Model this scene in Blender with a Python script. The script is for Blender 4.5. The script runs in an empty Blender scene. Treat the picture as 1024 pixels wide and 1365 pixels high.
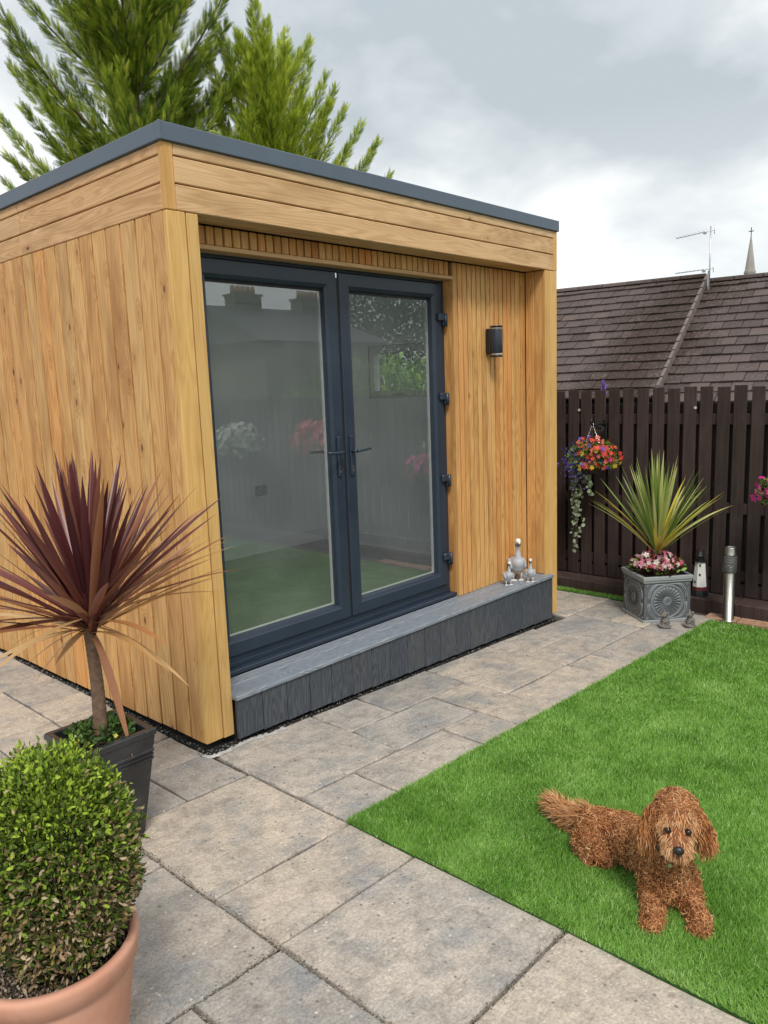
import bpy, bmesh, math, random
import numpy as np
from mathutils import Vector, Matrix, noise as mnoise
random.seed(7); rng = np.random.default_rng(7)
C = bpy.context.scene.collection
scene = bpy.context.scene

# ------------------------------------------------------------------ camera
cam_data = bpy.data.cameras.new('camera'); cam = bpy.data.objects.new('camera', cam_data); C.objects.link(cam)
yaw, pitch, roll = 0.8240, -0.1594, -0.0370
CAM = Vector((-1.754, -2.699, 1.484))
fw = Vector((math.sin(yaw)*math.cos(pitch), math.cos(yaw)*math.cos(pitch), math.sin(pitch)))
rt = Vector((math.cos(yaw), -math.sin(yaw), 0)); up = rt.cross(fw)
rr = rt*math.cos(roll)+up*math.sin(roll); uu = up*math.cos(roll)-rt*math.sin(roll)
cam.matrix_world = Matrix(((rr.x, uu.x, -fw.x, CAM.x), (rr.y, uu.y, -fw.y, CAM.y), (rr.z, uu.z, -fw.z, CAM.z), (0, 0, 0, 1)))
cam_data.sensor_fit = 'VERTICAL'; cam_data.sensor_height = 24; cam_data.lens = 1037/1365*24
cam_data.clip_start = .05; cam_data.clip_end = 1500
scene.camera = cam

# ------------------------------------------------------------------ node helper
class NT:
    def __init__(s, nt): s.nt = nt
    def n(s, typ, ins=None, **props):
        nd = s.nt.nodes.new('ShaderNode'+typ)
        for k, v in props.items(): setattr(nd, k, v)
        for k, v in (ins or {}).items():
            sock = nd.inputs[k]
            if isinstance(v, bpy.types.NodeSocket): s.nt.links.new(v, sock)
            else: sock.default_value = v
        return nd
    def math(s, op, a, b=0.0, c=None, clamp=False):
        ins = {0: a, 1: b}
        if c is not None: ins[2] = c
        return s.n('Math', ins, operation=op, use_clamp=clamp).outputs[0]
    def vmath(s, op, a, b=(0, 0, 0), out=0, **k):
        return s.n('VectorMath', {0: a, 1: b, **k}, operation=op).outputs[out]
    def noise(s, vec, scale, detail=3, rough=.5, dist=0.0, out='Fac'):
        return s.n('TexNoise', {'Vector': vec, 'Scale': scale, 'Detail': detail, 'Roughness': rough, 'Distortion': dist}).outputs[out]
    def map(s, vec, scale=(1, 1, 1), loc=(0, 0, 0), rot=(0, 0, 0)):
        return s.n('Mapping', {'Vector': vec, 'Scale': scale, 'Location': loc, 'Rotation': rot}).outputs[0]
    def ramp(s, fac, stops, interp='LINEAR'):
        nd = s.n('ValToRGB', {'Fac': fac}); cr = nd.color_ramp; cr.interpolation = interp
        while len(cr.elements) < len(stops): cr.elements.new(.5)
        for e, (p, c) in zip(cr.elements, stops):
            e.position = p; e.color = (*c, 1) if isinstance(c, (tuple, list)) else (c, c, c, 1)
        return nd.outputs['Color']
    def mix(s, fac, a, b, mode='MIX'):
        nd = s.n('Mix', {}, data_type='RGBA', blend_type=mode)
        for i, v in ((0, fac), (6, a), (7, b)):
            if isinstance(v, bpy.types.NodeSocket): s.nt.links.new(v, nd.inputs[i])
            else: nd.inputs[i].default_value = (*v, 1) if isinstance(v, tuple) and len(v) == 3 else v
        return nd.outputs[2]
    def rng(s, v, a, b, c=0.0, d=1.0):
        return s.n('MapRange', {0: v, 1: a, 2: b, 3: c, 4: d}).outputs[0]
    def bump(s, h, strength=.3, dist=.01):
        return s.n('Bump', {'Height': h, 'Strength': strength, 'Distance': dist}).outputs[0]

def material(name):
    m = bpy.data.materials.new(name); m.use_nodes = True
    nt = m.node_tree; b = nt.nodes['Principled BSDF']; b.inputs['Roughness'].default_value = .7
    T = NT(nt)
    def put(**k):
        for key, v in k.items():
            key = {'color': 'Base Color', 'rough': 'Roughness', 'normal': 'Normal', 'metal': 'Metallic', 'spec': 'Specular IOR Level', 'sheen': 'Sheen Weight', 'coat': 'Coat Weight', 'trans': 'Transmission Weight', 'sss': 'Subsurface Weight'}.get(key, key)
            if isinstance(v, bpy.types.NodeSocket): nt.links.new(v, b.inputs[key])
            else: b.inputs[key].default_value = (*v, 1) if isinstance(v, tuple) and len(v) == 3 else v
    return m, T, put

# ------------------------------------------------------------------ sky, sun, exposure
SUN_DIR = Vector((-.50, -.62, 1.05)).normalized()        # towards the sun behind the cloud
world = bpy.data.worlds.new("World"); scene.world = world; world.use_nodes = True
wt = NT(world.node_tree); bg = world.node_tree.nodes['Background']
sky = wt.n('TexSky', sky_type='NISHITA', sun_disc=False, sun_elevation=math.asin(SUN_DIR.z), sun_rotation=math.atan2(SUN_DIR.x, SUN_DIR.y))
gen = wt.n('TexCoord').outputs['Generated']
sep = wt.n('SeparateXYZ', {0: gen})
zz = wt.math('ADD', wt.math('MAXIMUM', sep.outputs[2], 0.0), .42)
flat = wt.n('CombineXYZ', {0: wt.math('DIVIDE', sep.outputs[0], zz), 1: wt.math('DIVIDE', sep.outputs[1], zz), 2: 0.0}).outputs[0]
flat = wt.map(flat, loc=(2.3, 1.25, 0))
n1 = wt.noise(flat, 1.25, 5, .52, .25)
n2 = wt.noise(wt.map(flat, loc=(7.1, 3.3, 0)), 2.7, 7, .55, .4)
cl = wt.math('ADD', wt.math('MULTIPLY', n1, .66), wt.math('MULTIPLY', n2, .34))
cloud = wt.ramp(cl, [(.41, (.29, .325, .35)), (.47, (.38, .41, .43)), (.525, (.49, .51, .515)), (.59, (.62, .62, .615))])
hor = wt.rng(sep.outputs[2], 0.02, .30, 0.62, 0.0)
cloud = wt.mix(hor, cloud, (.58, .60, .60))
skyc = wt.mix(1.0, sky.outputs[0], (.12, .12, .12), 'MULTIPLY')
gap = wt.rng(n1, .28, .34, .25, 0.0)
tot = wt.mix(gap, cloud, skyc)
tot10 = wt.mix(1.0, tot, (10., 10., 10.), 'MULTIPLY')
world.node_tree.links.new(tot10, bg.inputs[0]); bg.inputs[1].default_value = .1

sd = bpy.data.lights.new('sun', 'SUN'); sd.energy = 1.5; sd.angle = math.radians(15); sd.color = (1, .955, .88)
so = bpy.data.objects.new('sun', sd); C.objects.link(so); so.rotation_euler = (-SUN_DIR).to_track_quat('-Z', 'Y').to_euler()
vs = scene.view_settings; vs.view_transform = 'Standard'; vs.look = 'None'; vs.gamma = 1; vs.use_curve_mapping = False; vs.exposure = .92
scene.cycles.transparent_max_bounces = 24; scene.cycles.max_bounces = 12; scene.cycles.diffuse_bounces = 8; scene.cycles.caustics_reflective = False; scene.cycles.caustics_refractive = False

# ------------------------------------------------------------------ mesh helpers
def gz(x, y=0): return -.03-.04*min(max(x, -4), 4.4)

def tag(o, label=None, cat=None, group=None, kind=None):
    for k, v in (('label', label), ('category', cat), ('group', group), ('kind', kind)):
        if v: o[k] = v
    return o
def empty(name, loc, label=None, cat=None, group=None, kind=None, rz=0):
    o = bpy.data.objects.new(name, None); C.objects.link(o); o.location = loc; o.rotation_euler = (0, 0, rz); o.empty_display_size = .1
    return tag(o, label, cat, group, kind)
def link(name, me, mat=None, parent=None, loc=(0, 0, 0), rot=None, smooth=False):
    o = bpy.data.objects.new(name, me); C.objects.link(o); o.location = loc
    if rot is not None: o.rotation_euler = rot
    if mat and not me.materials: me.materials.append(mat)
    if smooth: me.polygons.foreach_set('use_smooth', [True]*len(me.polygons))
    if parent: o.parent = parent
    return o
def from_bm(name, bm, mat=None, parent=None, loc=(0, 0, 0), rot=None, smooth=False):
    me = bpy.data.meshes.new(name); bm.normal_update(); bm.to_mesh(me); bm.free()
    return link(name, me, mat, parent, loc, rot, smooth)
def box_bm(bm, x0, x1, y0, y1, z0, z1, bev=0.0, seg=1):
    b2 = bmesh.new() if bev else bm
    v = [b2.verts.new(p) for p in ((x0, y0, z0), (x1, y0, z0), (x1, y1, z0), (x0, y1, z0), (x0, y0, z1), (x1, y0, z1), (x1, y1, z1), (x0, y1, z1))]
    for f in ((3, 2, 1, 0), (4, 5, 6, 7), (0, 1, 5, 4), (1, 2, 6, 5), (2, 3, 7, 6), (3, 0, 4, 7)): b2.faces.new([v[i] for i in f])
    if bev:
        bmesh.ops.bevel(b2, geom=b2.edges[:], offset=bev, segments=seg, profile=.5, affect='EDGES')
        merge_bm(bm, b2)
def merge_bm(bm, b2, M=None):
    mp = {}
    for v in b2.verts: mp[v] = bm.verts.new(M @ v.co if M else v.co)
    for f in b2.faces:
        try: nf = bm.faces.new([mp[v] for v in f.verts]); nf.smooth = f.smooth; nf.material_index = f.material_index
        except ValueError: pass
    b2.free()
def box(name, x0, x1, y0, y1, z0, z1, mat, parent=None, bev=.0015):
    """a box whose origin is its own centre"""
    cx, cy, cz = (x0+x1)/2, (y0+y1)/2, (z0+z1)/2
    bm = bmesh.new(); box_bm(bm, x0-cx, x1-cx, y0-cy, y1-cy, z0-cz, z1-cz, bev)
    return from_bm(name, bm, mat, parent, (cx, cy, cz))
def tube_bm(bm, pts, rad, n=8, cap=True):
    pts = [Vector(p) for p in pts]; rad = rad if isinstance(rad, (list, tuple)) else [rad]*len(pts)
    rings = []; prev = None
    for i, p in enumerate(pts):
        t = (pts[min(i+1, len(pts)-1)]-pts[max(i-1, 0)]).normalized()
        a = prev if prev is not None else (Vector((0, 0, 1)) if abs(t.z) < .9 else Vector((1, 0, 0)))
        a = (a-t*a.dot(t)).normalized(); prev = a; b = t.cross(a)
        rings.append([bm.verts.new(p+(a*math.cos(k*2*math.pi/n)+b*math.sin(k*2*math.pi/n))*rad[i]) for k in range(n)])
    for r0, r1 in zip(rings, rings[1:]):
        for k in range(n):
            f = bm.faces.new((r0[k], r0[(k+1) % n], r1[(k+1) % n], r1[k])); f.smooth = True
    if cap: bm.faces.new(rings[0][::-1]); bm.faces.new(rings[-1])
def lathe_bm(bm, prof, n=32, c=(0, 0)):
    rings = [[bm.verts.new((c[0]+r*math.cos(k*2*math.pi/n), c[1]+r*math.sin(k*2*math.pi/n), z)) for k in range(n)] for r, z in prof]
    for r0, r1 in zip(rings, rings[1:]):
        for k in range(n):
            f = bm.faces.new((r0[k], r0[(k+1) % n], r1[(k+1) % n], r1[k])); f.smooth = True
    return rings
def np_mesh(name, V, F, mat, parent=None, loc=(0, 0, 0), smooth=False, attrs=None):
    V = np.ascontiguousarray(V, dtype=np.float32); F = np.ascontiguousarray(F, dtype=np.int32); k = F.shape[1]
    me = bpy.data.meshes.new(name); me.vertices.add(len(V)); me.vertices.foreach_set('co', V.ravel())
    me.loops.add(F.size); me.loops.foreach_set('vertex_index', F.ravel())
    me.polygons.add(len(F)); me.polygons.foreach_set('loop_start', np.arange(0, F.size, k, dtype=np.int32))
    if smooth: me.polygons.foreach_set('use_smooth', np.ones(len(F), dtype=bool))
    me.update(calc_edges=True)
    for an, av in (attrs or {}).items():
        a = me.attributes.new(an, 'FLOAT', 'POINT'); a.data.foreach_set('value', np.ascontiguousarray(av, dtype=np.float32))
    return link(name, me, mat, parent, loc)
def frames(d, rand_roll=True, upv=None):
    """rotation matrices whose Z column is d (N,3); X,Y around it"""
    d = d/np.maximum(np.linalg.norm(d, axis=1, keepdims=True), 1e-9)
    a = rng.normal(size=d.shape) if upv is None else np.broadcast_to(np.array(upv, float), d.shape)+rng.normal(size=d.shape)*.02
    x = np.cross(a, d); x /= np.maximum(np.linalg.norm(x, axis=1, keepdims=True), 1e-9); y = np.cross(d, x)
    return np.stack([x, y, d], axis=2)
def scatter(TV, TF, pos, R, S, tone=None, extra=None):
    """N transformed copies of a template; returns V, F, tone-per-vertex"""
    TV = np.asarray(TV, float); TF = np.asarray(TF, int); N = len(pos); S = np.asarray(S, float)
    if S.ndim == 1: S = np.repeat(S[:, None], 3, 1)
    P = TV[None]*S[:, None, :]
    V = np.einsum('nij,nkj->nki', R, P)+pos[:, None, :]
    F = TF[None]+np.arange(N)[:, None, None]*len(TV)
    t = np.repeat(rng.random(N) if tone is None else tone, len(TV))
    return V.reshape(-1, 3), F.reshape(-1, TF.shape[1]), t
def blob(name, parts, mat, parent=None, voxel=.01, smooth=6, loc=(0, 0, 0), tris=False):
    """parts: ('s',centre,(rx,ry,rz),rot_euler|None) or ('c',p0,r0,p1,r1) fused into one continuous skin"""
    bm = bmesh.new()
    for p in parts:
        b2 = bmesh.new()
        if p[0] == 's':
            bmesh.ops.create_icosphere(b2, subdivisions=3, radius=1)
            M = Matrix.Translation(p[1]) @ (p[3].to_matrix().to_4x4() if len(p) > 3 and p[3] else Matrix()) @ Matrix.Diagonal((*p[2], 1))
            merge_bm(bm, b2, M)
        else:
            _, a, ra, b, rb = p; a = Vector(a); b = Vector(b); n = 7
            for i in range(n+1):
                t = i/n; b3 = bmesh.new(); bmesh.ops.create_icosphere(b3, subdivisions=2, radius=ra+(rb-ra)*t)
                merge_bm(bm, b3, Matrix.Translation(a.lerp(b, t)))
            b2.free()
    me = bpy.data.meshes.new(name); bm.to_mesh(me); bm.free()
    o = bpy.data.objects.new(name, me); C.objects.link(o)
    r = o.modifiers.new('r', 'REMESH'); r.mode = 'VOXEL'; r.voxel_size = voxel
    if smooth: s = o.modifiers.new('s', 'SMOOTH'); s.iterations = smooth; s.factor = .6
    dg = bpy.context.evaluated_depsgraph_get()
    me2 = bpy.data.meshes.new_from_object(o.evaluated_get(dg)); o.modifiers.clear(); o.data = me2; bpy.data.meshes.remove(me)
    me2.name = name; me2.materials.append(mat); me2.polygons.foreach_set('use_smooth', [True]*len(me2.polygons))
    if parent: o.parent = parent
    o.location = loc
    return o

# ------------------------------------------------------------------ materials
def oc(T, k=1.0):
    """object coordinates shifted by the object's own random number"""
    tc = T.n('TexCoord').outputs['Object']; r = T.n('ObjectInfo').outputs['Random']
    off = T.n('CombineXYZ', {0: T.math('MULTIPLY', r, 3.17*k), 1: T.math('MULTIPLY', r, 7.3*k), 2: T.math('MULTIPLY', r, 19.7*k)}).outputs[0]
    return T.vmath('ADD', tc, off), r
def make_wood(name, light, dark, hue_a, hue_b, axis='Z', knots=1.0, grey=.0):
    m, T, put = material(name); v, r = oc(T)
    # long grain axis is Z of the pattern
    if axis == 'X': v = T.map(v, rot=(0, math.pi/2, 0))
    if axis == 'Y': v = T.map(v, rot=(math.pi/2, 0, 0))
    vk = T.map(v, scale=(12, 12, 5.0))
    vor = T.n('TexVoronoi', {'Vector': vk, 'Scale': 1.0, 'Randomness': .9})
    kd = T.math('ADD', vor.outputs['Distance'], T.math('MULTIPLY', T.rng(vor.outputs['Color'], 0, 1, 0, 1), .0))
    pick = T.math('GREATER_THAN', T.n('SeparateColor', {0: vor.outputs['Color']}).outputs[0], .45)
    kn = T.math('MULTIPLY', T.rng(kd, .05, .11, 1, 0), T.math('MULTIPLY', pick, knots))
    halo = T.math('MULTIPLY', T.rng(kd, .05, .42, 1, 0), T.math('MULTIPLY', pick, knots))
    f = T.noise(T.map(v, scale=(5.5, 5.5, .42)), 1.6, 2, .45)
    f = T.math('ADD', f, T.math('MULTIPLY', T.math('POWER', halo, 1.6), .10))
    ring = T.math('SINE', T.math('MULTIPLY', f, 150.0))
    ring = T.rng(ring, -1, 1, 0, 1)
    ring = T.math('POWER', ring, 1.6)
    fine = T.noise(T.map(v, scale=(260, 260, 5)), 1, 2, .6)
    broad = T.noise(T.map(v, scale=(9, 9, .9)), 1, 3, .55)
    fac = T.math('ADD', T.math('MULTIPLY', ring, .26), T.math('ADD', T.math('MULTIPLY', fine, .35), T.math('MULTIPLY', broad, .58)))
    col = T.mix(T.rng(fac, .3, 1.0, 0, 1), light, dark)
    tint = T.ramp(r, [(0, hue_a), (.35, (1, 1, 1)), (.7, hue_b), (1, (.93, .97, 1.0))])
    col = T.mix(1.0, col, tint, 'MULTIPLY')
    stain = T.rng(T.noise(T.map(v, scale=(7, 7, 1.3)), 1, 4, .6), .50, .68, 0, .62)
    col = T.mix(stain, col, tuple(c*.80 for c in dark))
    col = T.mix(T.math('MULTIPLY', halo, .45), col, dark)
    col = T.mix(T.math('MULTIPLY', kn, .85), col, (.12, .05, .02))
    put(color=col, rough=T.rng(fine, .3, .7, .5, .68), normal=T.bump(T.math('ADD', T.math('MULTIPLY', ring, .5), fine), .25, .0012), spec=.35)
    return m
PI = math.pi
LA, DA = (.75, .475, .20), (.38, .165, .048)
W_SIDE = make_wood('larch vertical', LA, DA, (1.02, .84, .68), (.95, .88, .79), knots=1.4)
W_SLAT = make_wood('larch batten', (.74, .43, .165), (.42, .18, .05), (1.04, .76, .56), (1.0, 1.03, 1.0), knots=.5)
W_POST = make_wood('larch post', (.72, .46, .175), (.54, .29, .09), (1.02, .93, .86), (1, 1, .94), knots=.0)
W_FAX = make_wood('larch fascia front', (.72, .49, .27), (.44, .24, .10), (1.02, .92, .86), (1, .98, .95), axis='X')
W_FAY = make_wood('larch fascia side', (.72, .46, .24), (.40, .20, .08), (1.02, .88, .80), (1, .98, .95), axis='Y', knots=1.3)

def plain(name, col, rough=.5, metal=0.0, bump=0.0, var=.0, scale=20, spec=.5):
    m, T, put = material(name); v, r = oc(T)
    n = T.noise(v, scale, 5, .6)
    c = T.mix(T.rng(n, .3, .75, 0, 1), tuple(x*(1-var) for x in col), tuple(min(x*(1+var), 1) for x in col))
    put(color=c, rough=T.rng(n, .3, .7, max(rough-.08, 0), min(rough+.08, 1)), metal=metal, spec=spec)
    if bump: put(normal=T.bump(n, bump, .003))
    return m
M_FRAME = plain('anthracite frame', (.024, .037, .058), .36, var=.10, scale=6, spec=.45)
M_TRIM = plain('anthracite trim', (.085, .115, .155), .42, var=.10, scale=4)
M_BLACK = plain('black plastic', (.012, .013, .016), .35, var=.2)
M_RUBBER = plain('black gasket', (.008, .008, .010), .6)
M_SPACER = plain('white spacer bar', (.62, .62, .60), .5, var=.08)
M_CHROME = plain('polished metal', (.75, .75, .74), .18, 1.0)
M_WALLIN = plain('interior paint', (.93, .95, .96), .85, var=.03, scale=3)
M_SKIRT = plain('white gloss skirting', (.85, .86, .86), .4)
M_DARKGAP = plain('dark backing', (.02, .016, .012), .9)
def make_composite(name, axis):
    m, T, put = material(name); v, r = oc(T)
    if axis == 'X': v = T.map(v, rot=(0, PI/2, 0))
    f = T.noise(T.map(v, scale=(16, 16, 1.8)), 1.3, 2, .4)
    ring = T.rng(T.math('SINE', T.math('MULTIPLY', f, 95.0)), -1, 1, 0, 1)
    fine = T.noise(T.map(v, scale=(220, 220, 6)), 1, 2, .6)
    h = T.math('ADD', ring, fine)
    base = T.mix(T.rng(h, .3, 1.6, 0, 1), ((.036, .043, .054) if axis == 'Z' else (.15, .18, .22)), ((.078, .090, .108) if axis == 'Z' else (.26, .30, .35)))  # tread lighter and bluer than skirt: sky sheen put into its colour
    tint = T.ramp(r, [(0, (.86, .9, .95)), (.5, (1, 1, 1)), (1, (1.1, 1.06, 1.02))])
    col = T.mix(1.0, base, tint, 'MULTIPLY')
    put(color=col, rough=.46, normal=T.bump(h, .55, .002), spec=.5)
    return m
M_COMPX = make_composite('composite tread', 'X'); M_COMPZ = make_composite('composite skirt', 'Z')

def make_glass():
    m = bpy.data.materials.new('window glass'); m.use_nodes = True; nt = m.node_tree; nt.nodes.clear(); T = NT(nt)
    tr = T.n('BsdfTransparent', {'Color': (.965, .98, .985, 1)}); gl = T.n('BsdfGlossy', {'Color': (.95, 1, 1, 1), 'Roughness': .0})
    fr = T.n('Fresnel', {'IOR': 1.75}).outputs[0]
    bf = T.n('NewGeometry').outputs['Backfacing']
    fac = T.math('MULTIPLY', T.math('MULTIPLY', fr, 2.2), T.math('SUBTRACT', 1.0, bf), clamp=True)
    df = T.n('BsdfDiffuse', {'Color': (.80, .86, .90, 1)}); pos = T.n('NewGeometry').outputs['Position']
    pane_haze = T.rng(T.noise(pos, 3.0, 4, .6), .3, .7, .030, .060)  # pale haze mixed into the glass to lift the dim room behind
    t2 = T.n('MixShader', {0: pane_haze, 1: tr.outputs[0], 2: df.outputs[0]})
    mx = T.n('MixShader', {0: fac, 1: t2.outputs[0], 2: gl.outputs[0]}); o = T.n('OutputMaterial', {0: mx.outputs[0]})
    return m
M_GLASS = make_glass()

def make_slab():
    m, T, put = material('riven paving stone'); v, r = oc(T)
    big = T.noise(v, 3.2, 4, .55, .3); mid = T.noise(v, 16, 6, .62); fine = T.noise(v, 120, 4, .7)
    col = T.ramp(big, [(.28, (.29, .29, .29)), (.44, (.43, .39, .345)), (.57, (.50, .445, .385)), (.72, (.40, .375, .35))])
    tint = T.ramp(r, [(0, (.76, .78, .81)), (.25, (1.02, .98, .94)), (.5, (1.10, 1.05, .99)), (.75, (.88, .90, .94)), (1, (1.10, 1.04, .96))])
    col = T.mix(1.0, col, tint, 'MULTIPLY')
    col = T.mix(T.rng(mid, .45, .70, 0, .55), col, (.19, .165, .145))
    col = T.mix(T.rng(T.noise(T.map(v, loc=(5, 3, 1)), 5, 5, .65), .52, .68, 0, .6), col, (.22, .235, .25))
    sp = T.n('TexVoronoi', {'Vector': v, 'Scale': 42.0}); spk = T.n('SeparateColor', {0: sp.outputs['Color']}).outputs[0]
    s1 = T.math('MULTIPLY', T.rng(sp.outputs['Distance'], .10, .22, 1, 0), T.math('GREATER_THAN', spk, .80))
    col = T.mix(T.math('MULTIPLY', s1, .7), col, (.66, .63, .58))
    s2 = T.math('MULTIPLY', T.rng(sp.outputs['Distance'], .12, .26, 1, 0), T.math('LESS_THAN', spk, .13))
    col = T.mix(T.math('MULTIPLY', s2, .7), col, (.10, .09, .08))
    lich = T.n('TexVoronoi', {'Vector': v, 'Scale': 9.0}); lk = T.n('SeparateColor', {0: lich.outputs['Color']}).outputs[1]
    l1 = T.math('MULTIPLY', T.rng(T.math('ADD', lich.outputs['Distance'], T.math('MULTIPLY', mid, .15)), .14, .20, 1, 0), T.math('GREATER_THAN', lk, .80))
    col = T.mix(T.math('MULTIPLY', l1, .45), col, (.11, .105, .10))
    fc = T.mix(T.rng(fine, .35, .65, 0, 1), (.74, .74, .74), (1.2, 1.2, 1.2)); col = T.mix(1.0, col, fc, 'MULTIPLY')
    h = T.math('ADD', T.math('MULTIPLY', mid, 1.6), T.math('ADD', T.math('MULTIPLY', fine, .35), T.math('MULTIPLY', T.noise(T.map(v, scale=(1, 2.5, 1)), 6, 5, .6, .6), 2.2)))
    put(color=col, rough=T.rng(mid, .3, .7, .62, .85), normal=T.bump(h, .85, .007), spec=.35)
    return m
M_SLAB = make_slab()
def make_soil(name, a, b, sc=60, grit=True):
    m, T, put = material(name); v = T.n('TexCoord').outputs['Object']
    n = T.noise(v, sc, 6, .7); vo = T.n('TexVoronoi', {'Vector': v, 'Scale': sc*3})
    col = T.mix(T.rng(n, .3, .7, 0, 1), a, b)
    if grit: col = T.mix(T.rng(vo.outputs['Distance'], .1, .5, .5, 0), col, tuple(min(1, c*2.6) for c in b))
    put(color=col, rough=.95, normal=T.bump(T.math('ADD', n, vo.outputs['Distance']), .7, .006))
    return m
M_BED = make_soil('sandy joint bedding', (.030, .026, .022), (.085, .074, .062), 70)
M_GROUND = make_soil('ground', (.08, .09, .045), (.13, .12, .08), 3, False)
M_SOIL = make_soil('potting soil', (.018, .013, .010), (.05, .038, .028), 60)
M_GRIT = make_soil('black gravel', (.012, .012, .012), (.05, .05, .05), 60)

def make_tone(name, stops, rough=.5, spec=.4, trans=0.0, noise=0.0, sheen=0.0):
    """colour picked by the per-piece 'tone' attribute (each leaf, petal or curl has its own)"""
    m, T, put = material(name); a = T.n('Attribute', attribute_name='tone').outputs['Fac']
    if noise: a = T.math('ADD', a, T.math('MULTIPLY', T.math('SUBTRACT', T.noise(T.n('TexCoord').outputs['Object'], noise, 3), .5), .5))
    col = T.ramp(a, stops); put(color=col, rough=rough, spec=spec, sheen=sheen)
    if trans:
        nt = m.node_tree; b = nt.nodes['Principled BSDF']
        tl = T.n('BsdfTranslucent', {'Color': col}); mx = T.n('MixShader', {0: trans, 1: b.outputs[0], 2: tl.outputs[0]})
        nt.links.new(mx.outputs[0], nt.nodes['Material Output'].inputs[0])
    return m
M_TURFBASE = plain('turf backing', (.05, .14, .03), .9, var=.3, scale=90)
M_BLADE = make_tone('turf blades', [(0, (.085, .22, .026)), (.4, (.20, .42, .060)), (.75, (.33, .56, .13)), (1, (.50, .66, .28))], .42, .5, .25)
M_CONIFER = make_tone('conifer spray', [(0, (.016, .040, .008)), (.35, (.085, .17, .016)), (.65, (.36, .47, .04)), (.95, (.70, .74, .12)), (1, (.34, .20, .07))], .6, .3, .3)
M_CONIFER2 = make_tone('golden conifer spray', [(0, (.025, .065, .010)), (.3, (.15, .25, .020)), (.62, (.48, .58, .05)), (1, (.75, .78, .12))], .6, .3, .3)
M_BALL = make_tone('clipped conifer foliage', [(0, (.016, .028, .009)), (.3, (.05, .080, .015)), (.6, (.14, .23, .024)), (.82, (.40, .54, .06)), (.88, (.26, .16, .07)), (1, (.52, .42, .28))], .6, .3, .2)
M_HEDGE = make_tone('hedge leaves', [(0, (.03, .08, .012)), (.5, (.09, .20, .02)), (1, (.27, .42, .05))], .5, .4, .3)
M_DKLEAF = make_tone('dark leaves', [(0, (.012, .028, .008)), (.6, (.035, .07, .015)), (1, (.08, .13, .03))], .5, .4, .2)
M_BARK = plain('bark', (.14, .10, .07), .9, var=.4, scale=30, bump=.6)
FLOW = [(0, (.03, .09, .012)), (.30, (.07, .16, .02)), (.34, (.10, .20, .03))]
def make_flower(name, stops):
    m = make_tone(name, stops, .55, .3, .25)
    for nd in m.node_tree.nodes:
        if nd.type == 'VALTORGB': nd.color_ramp.interpolation = 'CONSTANT'
    return m

# ------------------------------------------------------------------ ground, patio, lawn
def sheet(name, x0, x1, y0, y1, dz, mat, nx=2, ny=2, xs=None):
    bm = bmesh.new(); xs = xs or [x0+(x1-x0)*i/nx for i in range(nx+1)]; ys = [y0+(y1-y0)*i/ny for i in range(ny+1)]
    g = [[bm.verts.new((x, y, gz(x)+dz)) for y in ys] for x in xs]
    for i in range(len(xs)-1):
        for j in range(ny): bm.faces.new((g[i][j], g[i+1][j], g[i+1][j+1], g[i][j+1]))
    return from_bm(name, bm, mat)
tag(sheet('ground', -400, 400, -400, 400, -.07, M_GROUND, xs=[-400, -4, 4.4, 400], ny=2), kind='structure')

patio = tag(sheet('patio', -3.9, 3.72, -7.5, 3.6, -.016, M_BED, nx=6, ny=4), kind='structure')
def slab(x0, x1, y0, y1):
    g = .0045; x0 += g; x1 -= g; y0 += g; y1 -= g
    cx, cy = (x0+x1)/2, (y0+y1)/2; bm = bmesh.new(); ring = []
    n = 5; raw = [(x0+(x1-x0)*i/n, y0) for i in range(n)]+[(x1, y0+(y1-y0)*i/n) for i in range(n)]+[(x1-(x1-x0)*i/n, y1) for i in range(n)]+[(x0, y1-(y1-y0)*i/n) for i in range(n)]
    tilt = (random.uniform(-.004, .004), random.uniform(-.004, .004)); lift = random.uniform(-.0015, .0015)
    top, mid, bot = [], [], []
    for (x, y) in raw:
        x += random.uniform(-.0028, .0028); y += random.uniform(-.0028, .0028)
        z = gz(x)-gz(cx)+(x-cx)*tilt[0]+(y-cy)*tilt[1]+lift
        ix, iy = (cx-x), (cy-y); L = math.hypot(ix, iy); s = .007/L
        top.append(bm.verts.new((x+ix*s-cx, y+iy*s-cy, z))); mid.append(bm.verts.new((x-cx, y-cy, z-.006))); bot.append(bm.verts.new((x-cx, y-cy, z-.03)))
    m = len(raw); bm.faces.new(top)
    for i in range(m):
        j = (i+1) % m
        f = bm.faces.new((mid[i], mid[j], top[j], top[i])); f.smooth = True
        bm.faces.new((bot[i], bot[j], mid[j], mid[i]))
    return from_bm('slab', bm, M_SLAB, patio, (cx, cy, gz(cx)))
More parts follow.
